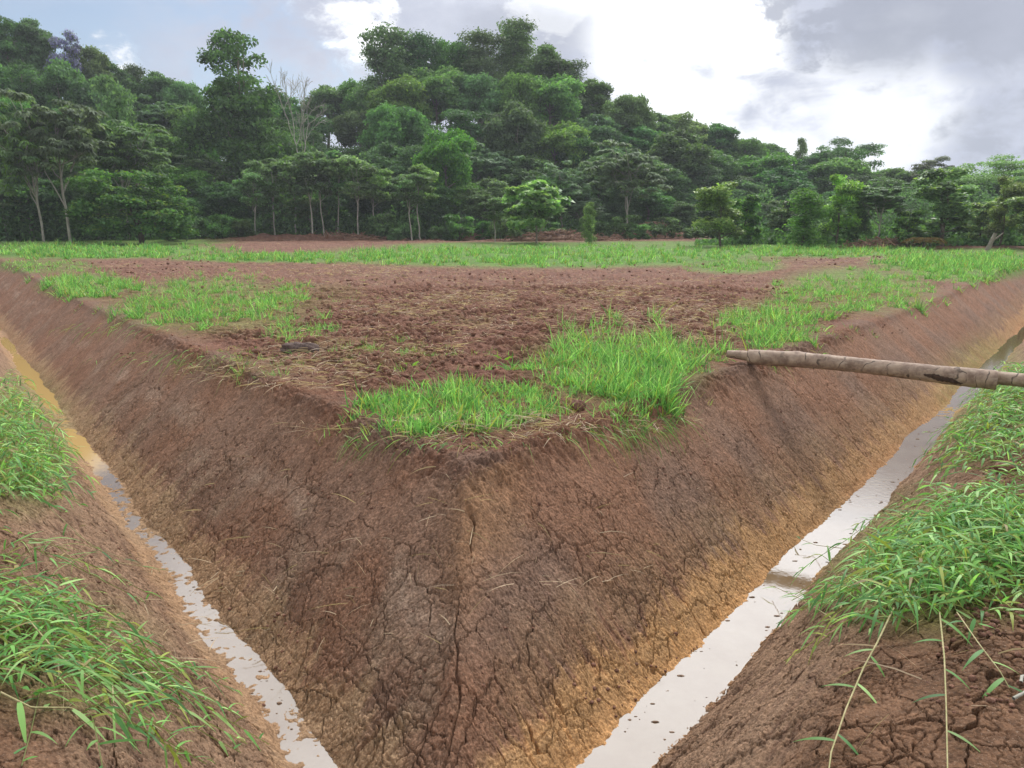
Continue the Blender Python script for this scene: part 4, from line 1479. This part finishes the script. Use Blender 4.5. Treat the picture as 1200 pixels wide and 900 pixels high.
# undergrowth at the foot of the forest, uncountable
def undergrowth():
    rng = np.random.default_rng(31)
    n = 60000
    px = rng.uniform(-80, 1290, n)
    fr = np.interp(px, [0, 600, 750, 850, 1200], [73, 76, 82, 88, 90])
    D = fr + rng.uniform(0, 9, n)
    az = np.arctan2((px - 600) / F, math.cos(PITCH) + (450 - 285) / F * math.sin(PITCH))
    x, y = np.sin(az) * D, np.cos(az) * D
    top = 1.8 + 2.6 * sstep(-.3, .6, gnoise(x * .25, y * .25, 3)) + (D - fr) * .12
    z = macro_h(x, y) + rng.random(n) * top
    P = np.stack([x, y, z], -1)
    m = 150000
    px2 = rng.uniform(-90, 1300, m)
    fr2 = np.interp(px2, [0, 600, 750, 850, 1200], [78, 80, 86, 92, 94])
    D2 = fr2 + 30 * rng.random(m)
    az2 = np.arctan2((px2 - 600) / F, math.cos(PITCH) + (450 - 285) / F * math.sin(PITCH))
    x2, y2 = np.sin(az2) * D2, np.cos(az2) * D2
    hump = 2.0 + 4.0 * sstep(-.5, .6, gnoise(x2 * .28, y2 * .28, 13) + .5 * gnoise(x2 * .7, y2 * .7, 14))
    z2 = macro_h(x2, y2) + hump * rng.random(m) ** .6
    P = np.concatenate([P, np.stack([x2, y2, z2], -1)])
    m = 22000
    px3 = rng.uniform(815, 1290, m)
    D3 = 58 + 10 * rng.random(m)
    az3 = np.arctan2((px3 - 600) / F, math.cos(PITCH) + (450 - 285) / F * math.sin(PITCH))
    x3, y3 = np.sin(az3) * D3, np.cos(az3) * D3
    tuft = (1.5 * sstep(-.05, .6, gnoise(x3 * .45, y3 * .45, 33)) + .25) * sstep(815, 900, px3 + rng.normal(0, 14, m))
    P = np.concatenate([P, np.stack([x3, y3, macro_h(x3, y3) + tuft * rng.random(m)], -1)])
    n = len(P)
    u = unit(rng.normal(size=(n, 3)) + np.array((0, -.3, .6)))
    tn = unit(np.cross(u, rng.normal(size=(n, 3))))
    bi = np.cross(u, tn)
    L = rng.uniform(.2, .5, n)[:, None]
    V = np.stack([P - tn * L * .5, P - bi * L * .25, P + tn * L * .5, P + bi * L * .25], 1).reshape(-1, 3)
    c = np.array(DKG + MDG)[rng.integers(0, 7, n)] * rng.uniform(.6, 1.2, (n, 1)) * (1 + .35 * gnoise(P[:, 0] * .35, P[:, 1] * .35 + P[:, 2] * .3, 15))[:, None]
    o = link_mesh('undergrowth', V, np.arange(4 * n).reshape(n, 4), M_LEAF, None, False, np.repeat(c, 4, 0))
    tag(o, kind='stuff')


undergrowth()

# ------------------------------------------------------------------ fallen log across the right ditch
M_LOG, t, out = new_mat('log_bark')
g = t.node('ShaderNodeTexCoord')
v = g.outputs['Object']
n1 = t.noise(v, 9, 6, .65)
n2 = t.noise(t.vmath('MULTIPLY', v, (1.2, 5, 5)), 5, 5, .6)
wv = t.node('ShaderNodeTexWave', wave_type='BANDS', bands_direction='X')
t.put(wv.inputs['Vector'], v)
wv.inputs['Scale'].default_value = 1.6
wv.inputs['Distortion'].default_value = 14
wv.inputs['Detail'].default_value = 3
wv.inputs['Detail Scale'].default_value = 1.5
col = t.mix(t.ramp(n1, .3, .7), c4(.17, .11, .08), c4(.40, .30, .22))
col = t.mix(t.ramp(n2, .5, .75, 0, .6), col, c4(.47, .38, .30))
col = t.mix(t.math('MULTIPLY', t.ramp(wv.outputs['Fac'], .93, .99, 0, .9), t.ramp(n1, .45, .6)), col, c4(.06, .042, .032))
p = t.node('ShaderNodeBsdfPrincipled')
t.put(p.inputs['Base Color'], col)
p.inputs['Roughness'].default_value = .8
bp = t.node('ShaderNodeBump')
bp.inputs['Strength'].default_value = .6
bp.inputs['Distance'].default_value = .01
t.put(bp.inputs['Height'], n1)
t.t.links.new(bp.outputs[0], p.inputs['Normal'])
t.t.links.new(p.outputs[0], out.inputs[0])
M_SCAR = bark_mat('dark_scar', (.035, .02, .015), (.09, .05, .035), 30, 1)
M_CUT = bark_mat('cut_wood', (.42, .30, .17), (.55, .42, .26), 20, 1)


def build_log():
    rng = np.random.default_rng(3)
    A = at(877, 419, .10)
    B = at(1168, 443, .09)
    root = empty('fallen_log', tuple((A + B) / 2))
    tag(root, 'bare grey brown log lying across the right ditch', 'log')
    ax = B - A
    L = np.linalg.norm(ax)
    e1 = ax / L
    e2 = unit(np.cross((0, 0, 1.), e1))
    e3 = np.cross(e1, e2)
    root.rotation_mode = 'QUATERNION'
    from mathutils import Matrix
    Mx = Matrix(((e1[0], e2[0], e3[0]), (e1[1], e2[1], e3[1]), (e1[2], e2[2], e3[2])))
    root.rotation_quaternion = Mx.to_quaternion()
    n, sd = 90, 26
    V = []

    def rad(q, a_):
        x_ = (q - .5) * L
        r_ = .086 + .012 * q + .006 * math.sin(7 * q + 1)
        for kq, ka, kr in ((.22, 1.2, .012), (.47, 2.4, .010), (.70, .6, .012), (.88, 1.9, .009)):
            dd = ((q - kq) * L / .09) ** 2 + ((math.remainder(a_ - ka, 2 * math.pi)) / .5) ** 2
            r_ += kr * math.exp(-dd)
        return r_
    for i in range(n):
        q = i / (n - 1)
        for k in range(sd):
            a_ = 2 * math.pi * k / sd
            r_ = rad(q, a_) + float(.004 * gnoise(np.array([q * 30.]), np.array([a_ * 1.5]), 2)[0])
            bend = .02 * math.sin(q * math.pi * 1.3 + .4)
            V.append(((q - .5) * L, math.cos(a_) * r_ + .018 * math.sin(q * 5.2), math.sin(a_) * r_ + bend))
    Fc = []
    for i in range(n - 1):
        for k in range(sd):
            k2 = (k + 1) % sd
            Fc.append((i * sd + k, i * sd + k2, (i + 1) * sd + k2, (i + 1) * sd + k))
    Fc = np.array(Fc)[:, ::-1]
    tr = link_mesh('trunk', np.array(V), Fc, M_LOG, root, True)
    # sawn faces
    for q, nm in ((0, 'cut_end'), (1, 'cut_end')):
        ring = np.array(V[:sd] if q == 0 else V[-sd:])
        c = ring.mean(0) + np.array(((-.006 if q == 0 else .006), 0, 0))
        vv = np.vstack([ring, c])
        ff = [(k, (k + 1) % sd, sd) for k in range(sd)]
        link_mesh(nm, vv, ff, M_CUT, root)
    # dark patch where bark is torn away
    P = []
    Ff = []
    na, nq = 9, 26
    for i in range(nq):
        q = .735 + .14 * i / (nq - 1)
        for k in range(na):
            edge = math.sin(math.pi * min(1, max(0, i / (nq - 1)))) ** .5
            a_ = math.pi + .30 + (k / (na - 1) - .5) * (.62 * edge + .04 + .12 * math.sin(i * 2.1) * edge) - .55 * (i / (nq - 1) - .5) * -1
            a_ += .05 * math.sin(i * .6 + k)
            r_ = rad(q, a_) + .0045
            bend = .02 * math.sin(q * math.pi * 1.3 + .4)
            P.append(((q - .5) * L, math.cos(a_) * r_ + .018 * math.sin(q * 5.2), math.sin(a_) * r_ + bend))
    for i in range(nq - 1):
        for k in range(na - 1):
            Ff.append((i * na + k, i * na + k + 1, (i + 1) * na + k + 1, (i + 1) * na + k))
    link_mesh('bark_scar', np.array(P), Ff, M_SCAR, root, True)
    # thin pale end beyond the sawn face, lying in the grass of the rim
    tip = tubes_acc([([(-L / 2 - .26, .03, .02), (-L / 2 - .15, .02, .02), (-L / 2 - .03, .0, .02), (-L / 2 + .15, 0, .0)], [.046, .054, .062, .064], 12)]).build('broken_tip', M_LOG, root, True)
    V2, F2 = tube([(L / 2 - .1, .02, .0), (L / 2 + .2, .03, -.005), (L / 2 + .8, .06, -.02), (L / 2 + 1.6, .1, -.05)], [.070, .072, .066, .06], 18)
    link_mesh('thin_end', V2, F2, M_LOG, root, True)


build_log()

# ------------------------------------------------------------------ small things
# two long runners hanging over the near right bank
def runner(pix, label, rng, leaves, r0=.0042, lift=.02):
    px = np.array([p_[0] for p_ in pix], float)
    py = np.array([p_[1] for p_ in pix], float)
    P = on_ground(px, py)
    P[:, 2] += np.linspace(.10, lift, len(P))
    ts = np.linspace(0, len(P) - 1, 26)
    pts = np.stack([np.interp(ts, np.arange(len(P)), P[:, k]) for k in range(3)], -1)
    root = empty('grass_runner', tuple(pts[0]))
    tag(root, label, 'grass runner', 'long grass runners on the near banks')
    rel = pts - pts[0]
    V, Fc = tube(rel, np.linspace(r0, r0 * .6, len(rel)), 7)
    link_mesh('stem', V, Fc, M_STEM, root, True)
    for q, sg, L in leaves:
        f = q * 25
        j = min(int(f), 24)
        b = rel[j] * (1 - (f - j)) + rel[j + 1] * (f - j)
        td = unit(rel[min(j + 1, 25)] - rel[max(0, j - 1)])
        sd = unit(np.cross(td, (0, 0, 1.)))
        dr = unit(td * rng.uniform(.35, .9) + sd * sg + np.array((0, 0, rng.uniform(.0, .3))))
        V, Fc, C = ribbons(b[None], dr[None], np.array([L]), np.array([L * .12]), np.array([.35]), 7, grass_cols(1, rng, 0, .8), 'leaf', rng, unit(np.cross(dr, (0, 0, 1.)))[None])
        link_mesh('leaf', V, Fc, M_GRASS, root, False, C)


M_STEM = bark_mat('dry_stem', (.30, .27, .12), (.42, .36, .19), 30, 1)
rng = np.random.default_rng(77)
runner([(1045, 735), (1025, 775), (1010, 800), (990, 845), (973, 892), (968, 930)], 'long jointed grass runner reaching the bottom edge, left of the straight one', rng,
       [(.25, 1, .12), (.3, -1, .11), (.48, -1, .13), (.5, 1, .13), (.72, -1, .12), (.75, 1, .14), (.9, -1, .1)])
runner([(1098, 742), (1104, 790), (1107, 840), (1110, 930)], 'straight long grass runner hanging down the right bank', rng,
       [(.05, -1, .16), (.22, 1, .12), (.42, -1, .11), (.6, 1, .12), (.78, -1, .12)], .0036)
runner([(1118, 742), (1145, 775), (1170, 800), (1182, 812)], 'short grass runner bending right over the cracked soil', rng,
       [(.1, 1, .1), (.4, 1, .14), (.55, -1, .09), (.8, 1, .15), (.95, -1, .13)], .003)
runner([(20, 730), (75, 790), (130, 822), (190, 862)], 'long grass runner reaching right across the left bank', rng,
       [(.3, 1, .16), (.5, -1, .16), (.62, 1, .14), (.8, -1, .14), (.95, 1, .14)], .004)
runner([(5, 840), (40, 850), (85, 842), (98, 850)], 'low grass runner at the bottom left corner', rng,
       [(.2, 1, .18), (.45, -1, .16), (.7, 1, .16), (.9, -1, .14)], .004)
runner([(90, 640), (140, 668), (205, 672)], 'thin grass runner lying on the upper left bank', rng,
       [(.3, 1, .13), (.45, -1, .12), (.7, 1, .12), (.9, -1, .14)], .003)
runner([(60, 610), (110, 650), (180, 670)], 'second thin grass runner lying beside it nearer the water', rng,
       [(.2, 1, .13), (.5, -1, .12), (.75, 1, .12)], .003)
runner([(985, 655), (955, 650), (932, 640)], 'grass runner leaning out over the white water', rng,
       [(.3, 1, .14), (.6, -1, .12), (.9, 1, .14)], .003, .09)
runner([(975, 745), (935, 715), (905, 700)], 'grass runner with spread leaves beside the reflection of the log', rng,
       [(.3, 1, .14), (.55, -1, .13), (.75, 1, .13), (.95, -1, .12)], .003, .10)


def flat_leaf(pix, L, W, az, col, label, name, cat, up=.01, lift=.12):
    P = on_ground(np.array([pix[0]], float), np.array([pix[1]], float))
    P[:, 2] += up
    rng = np.random.default_rng(int(pix[0]))
    dr = unit(np.array([[math.cos(az), math.sin(az), lift]]))
    V, Fc, C = ribbons(P, dr, np.array([L]), np.array([W]), np.array([.25]), 8, np.array([col]), 'leaf', rng, unit(np.cross(dr, (0, 0, 1.))))
    V = np.vstack([V, V + np.array((0, 0, -.002))])
    o = link_mesh(name, V, np.vstack([Fc, Fc[:, ::-1] + len(C)]), M_GRASS, None, False, np.vstack([C, C]))
    tag(o, label, cat)


flat_leaf((628, 488), .14, .06, .1, (.55, .40, .10), 'yellow fallen leaf on the rim of the raised corner', 'fallen_leaf', 'leaf', .02, .05)
flat_leaf((536, 500), .26, .035, 1.2, (.50, .58, .10), 'upright yellow green leaf sticking out of the corner grass', 'grass_leaf', 'leaf', .03, 1.6)


def seedling(pix, label, n, L, rng):
    P = on_ground(np.array([pix[0]], float), np.array([pix[1]], float))[0]
    acc = Acc()
    a_ = rng.uniform(0, 2 * math.pi, n)
    dr = unit(np.stack([np.cos(a_) * .8, np.sin(a_) * .8, np.ones(n)], -1))
    acc.add(*ribbons(np.tile(P - (0, 0, .01), (n, 1)), dr, L * rng.uniform(.7, 1.1, n), np.full(n, L * .13), rng.uniform(.3, .7, n), 6, np.array([(.22, .40, .05)]) * rng.uniform(.7, 1.2, (n, 1)), 'leaf', rng))
    tag(acc.build('seedling', M_GRASS), label, 'seedling', 'maize seedlings on the island')


seedling((441, 436), 'light green seedling left of its twin on the bare rim', 5, .20, rng)
seedling((483, 430), 'light green seedling right of its twin on the bare rim', 6, .20, rng)
seedling((590, 424), 'bright green seedling in front of the tall corner clump', 6, .24, rng)


# pale twigs at the right edge
def twig(pix, label, rng):
    P = on_ground(np.array([p_[0] for p_ in pix], float), np.array([p_[1] for p_ in pix], float))
    P[:, 2] += .012
    o = tubes_acc([(P, [.006] * len(P), 7)]).build('twig', M_PALE, None, True)
    tag(o, label, 'twig', 'pale twigs')


twig([(1187, 822), (1200, 815), (1212, 806)], 'pale twig lying on the right bank by the edge', rng)
twig([(1196, 803), (1197, 796), (1206, 795)], 'small bent pale twig above the longer one', rng)


# brush piles at the forest foot
def brush(px, D, w_, h_, label, n, rng, mat):
    x, y = at_dist(px, D)
    z = float(macro_h(np.array([x]), np.array([y]))[0])
    acc = Acc()
    for i in range(n):
        cx = rng.normal(0, w_ * .32)
        hz = h_ * max(.05, 1 - abs(cx) / (w_ * .8)) * rng.random()
        c = np.array((cx, rng.normal(0, .5), hz))
        d_ = unit(rng.normal(size=3) * np.array((1, .7, .35)))
        L = rng.uniform(.3, 1.3)
        V, Fc = tube(wander(c - d_ * L / 2, c + d_ * L / 2, 4, .06, rng), np.array([.03, .028, .024, .015]) * rng.uniform(.6, 1.6), 5)
        acc.add(V, Fc, np.zeros((len(V), 3)))
    V, Fc = clod_mesh((0, 0, -.1), (w_ * .55, .8, h_ * .55), rng, 12)
    acc.add(V, Fc, np.zeros((len(V), 3)))
    o = acc.build('brush_pile', mat, None)
    o.location = (x, y, z)
    tag(o, label, 'brush pile', 'piles of cut brush at the forest foot')


M_BRUSH = bark_mat('dry_brush', (.16, .085, .055), (.34, .20, .13), 4, 1)
brush(655, 67, 7.5, .9, 'reddish brush pile under the bright lime tree', 420, rng, M_BRUSH)
brush(765, 78, 8.0, 1.7, 'reddish brush pile right of the central knoll foot', 420, rng, M_BRUSH)
brush(548, 73, 4.0, .8, 'small brown brush pile left of the lone thin stem', 180, rng, M_BRUSH)
brush(395, 73, 9.0, .7, 'low brown brush pile on the soil heap behind the field', 320, rng, M_BRUSH)
brush(1035, 57, 4.0, .6, 'brown litter pile at the foot of the grey leaved orchard tree', 180, rng, M_BRUSH)


# rusty young palm
def palm(px, D, h_, label):
    rng = np.random.default_rng(9)
    x, y = at_dist(px, D)
    z = float(macro_h(np.array([x]), np.array([y]))[0])
    e = empty('palm_shrub', (x, y, z))
    tag(e, label, 'palm')
    acc = Acc()
    for i in range(13):
        a_ = 2 * math.pi * i / 13 + rng.uniform(-.2, .2)
        pts = [np.array((0, 0, .35))]
        d_ = np.array((math.cos(a_) * .7, math.sin(a_) * .7, 1.2))
        for k in range(6):
            d_ = unit(d_ + np.array((0, 0, -.36)))
            pts.append(pts[-1] + d_ * h_ * .2)
        pts = np.array(pts)
        m = 26
        f = np.linspace(.8, 5.9, m)
        j = f.astype(int)
        b = pts[j] * (1 - (f - j))[:, None] + pts[np.minimum(j + 1, 6)] * (f - j)[:, None]
        sd = unit(np.cross(pts[-1] - pts[0], (0, 0, 1.)))
        for sg in (-1, 1):
            dr = unit(sd[None] * sg + rng.normal(0, .15, (m, 3)) + unit(pts[-1] - pts[0])[None] * .5)
            acc.add(*ribbons(b, dr, np.full(m, h_ * .22), np.full(m, .05), np.full(m, .4), 2, np.array([(.24, .15, .05)]) * rng.uniform(.6, 1.3, (m, 1)), 'leaf', rng))
    acc.build('fronds', M_LEAF, e)
    tubes_acc([([(0, 0, -.2), (0, 0, .2), (0, 0, .42)], [.10, .11, .08], 8)]).build('stem', M_DARK, e, True)


palm(1083, 55, 1.25, 'rusty orange young palm standing in front of the orchard trees')


def stump(px, D, h_, lean, r_, label):
    rng = np.random.default_rng(int(px))
    x, y = at_dist(px, D)
    z = float(macro_h(np.array([x]), np.array([y]))[0])
    pts = wander((0, 0, -.2), (lean, 0, h_), 6, .05, rng)
    o = tubes_acc([(pts, np.linspace(r_ * 1.5, r_, 6), 9), (wander(pts[3], pts[3] + np.array((lean * .8 + .3, 0, .5)), 5, .05, rng), np.linspace(r_ * .6, r_ * .3, 5), 7)]).build('tree_stump', M_BARK, None, True)
    o.location = (x, y, z)
    tag(o, label, 'stump')


stump(1156, 53, 1.0, .45, .10, 'pale leaning stump under the broad low orchard tree')


def single_clod(pix, r_, col, label):
    P = on_ground(np.array([pix[0]], float), np.array([pix[1]], float))[0]
    V, Fc = clod_mesh((0, 0, 0), r_, rng, 14)
    o = link_mesh('soil_clod', V, Fc, M_SOIL, None, True, np.tile(np.array(col), (len(V), 1)))
    o.location = (P[0], P[1], P[2] + r_[2] * .45)
    tag(o, label, 'clod')


single_clod((676, 480), (.075, .07, .06), (.17, .09, .065), 'round soil clod on the rim beside the yellow fallen leaf')
single_clod((352, 412), (.26, .10, .09), (.13, .095, .085), 'dark root clod on the left rim behind the sparse tuft')
single_clod((1180, 552), (.10, .07, .05), (.20, .11, .07), 'reddish soil clod between the two right bank grass clumps')


def scatter_clods():
    rng = np.random.default_rng(6)
    acc = Acc()
    spots = []
    for patch, n, r0, r1 in [((620, 355, 330, 45), 900, .015, .06), ((500, 440, 170, 30), 350, .010, .035), ((420, 400, 150, 40), 320, .012, .05),
                             ((180, 314, 130, 10), 110, .02, .06), ((980, 304, 100, 8), 80, .02, .06), ((560, 510, 140, 18), 160, .008, .024),
                             ((260, 415, 140, 25), 90, .006, .022), ((1000, 385, 90, 16), 50, .006, .02), ((1150, 780, 70, 60), 60, .006, .018), ((1170, 720, 60, 25), 90, .006, .02), ((560, 560, 200, 40), 160, .005, .018), ((330, 520, 160, 60), 120, .005, .02), ((860, 520, 120, 60), 100, .005, .02), ((760, 790, 90, 60), 90, .005, .018), ((310, 760, 60, 90), 90, .005, .018), ((600, 780, 140, 90), 80, .004, .014), ((80, 700, 100, 80), 90, .006, .018)]:
        px, py, q = pix_ellipse(n, *patch, rng)
        P = on_ground(px, py)
        rad = r0 + (r1 - r0) * rng.random(n) ** 2.5
        for p_, r_ in zip(P, rad):
            V, Fc = clod_mesh(p_ + np.array((0, 0, r_ * .25 + (.03 if patch[1] < 420 else 0))), np.array((r_, r_ * rng.uniform(.7, 1), r_ * rng.uniform(.5, .9))), rng, 5)
            acc.add(V, Fc, np.tile(np.array((.20, .105, .072)) * rng.uniform(.75, 1.3), (len(V), 1)))
    o = acc.build('soil_crumbs', M_SOIL, None, True)
    tag(o, kind='stuff')
    # dark mud lumps standing in the water
    acc = Acc()
    for i in range(170):
        if rng.random() < .62:
            u, nn, s0, s1, am = UR, NRM, 1.35, 1.67, 9.5
        else:
            u, nn, s0, s1, am = UL, NL, 1.31, 1.47, 6.0
        al = -.2 + am * rng.random() ** 1.3
        ss = s0 + (s1 - s0) * (rng.random() if rng.random() < .3 else rng.choice([rng.random() * .2, 1 - rng.random() * .2]))
        p_ = P0 + u * al + nn * ss
        r_ = .0025 + .012 * rng.random() ** 2.2
        V, Fc = clod_mesh((p_[0], p_[1], WATER_Z + r_ * .1), (r_ * rng.uniform(1, 2.6), r_ * rng.uniform(.6, 1.2), r_ * .45), rng, 5)
        acc.add(V, Fc, np.tile(np.array((.22, .145, .10)) * rng.uniform(.7, 1.3), (len(V), 1)))
    o = acc.build('mud', M_SOIL, None, True)
    tag(o, kind='stuff')


scatter_clods()


def straw():
    rng = np.random.default_rng(16)
    acc = Acc()
    for patch, n in [((600, 358, 330, 42), 1100), ((330, 320, 240, 14), 500), ((430, 405, 150, 25), 500), ((545, 352, 70, 9), 500), ((470, 365, 60, 8), 350), ((420, 318, 70, 8), 500), ((700, 345, 70, 8), 300), ((640, 380, 120, 10), 300), ((960, 306, 120, 9), 300), ((520, 505, 160, 15), 320),
                     ((800, 385, 70, 30), 500), ((350, 440, 130, 18), 500), ((700, 500, 100, 14), 200), ((760, 360, 120, 20), 700), ((480, 640, 330, 110), 160), ((140, 720, 120, 120), 90), ((1100, 780, 100, 80), 14), ((640, 335, 330, 22), 500)]:
        px, py, q = pix_ellipse(n, *patch, rng)
        P = on_ground(px, py)
        a_ = rng.uniform(0, 2 * math.pi, n)
        dr = unit(np.stack([np.cos(a_), np.sin(a_), rng.uniform(-.02, .35, n)], -1))
        P[:, 2] += rng.uniform(.01, .05, n) + (ditch_coords(P[:, 0], P[:, 1])[0] < -.3) * rng.uniform(.0, .06, n)
        cols = np.array((.50, .385, .26)) * rng.uniform(.6, 1.25, (n, 1))
        acc.add(*ribbons(P, dr, rng.uniform(.08, .32, n), rng.uniform(.003, .008, n) * (1 + np.hypot(P[:, 0], P[:, 1]) / 14), rng.uniform(.1, .4, n), 3, cols, 'grass', rng))
    o = acc.build('straw_litter', M_GRASS)
    tag(o, kind='stuff')


straw()


# ------------------------------------------------------------------ thin humid air
def build_haze():
    m, t, out = new_mat('humid_air')
    pv = t.node('ShaderNodeVolumePrincipled')
    pv.inputs['Color'].default_value = c4(.88, .94, 1.0)
    pv.inputs['Density'].default_value = HAZE
    t.t.links.new(pv.outputs[0], out.inputs['Volume'])
    a, b = 430.0, 60.0
    V = [(x, y, z) for z in (-3.0, b) for x, y in ((-a, -a), (a, -a), (a, a), (-a, a))]
    Fc = [(3, 2, 1, 0), (4, 5, 6, 7), (0, 1, 5, 4), (1, 2, 6, 5), (2, 3, 7, 6), (3, 0, 4, 7)]
    o = link_mesh('haze', V, Fc, m)
    tag(o, kind='stuff')


HAZE = 0.0006
build_haze()
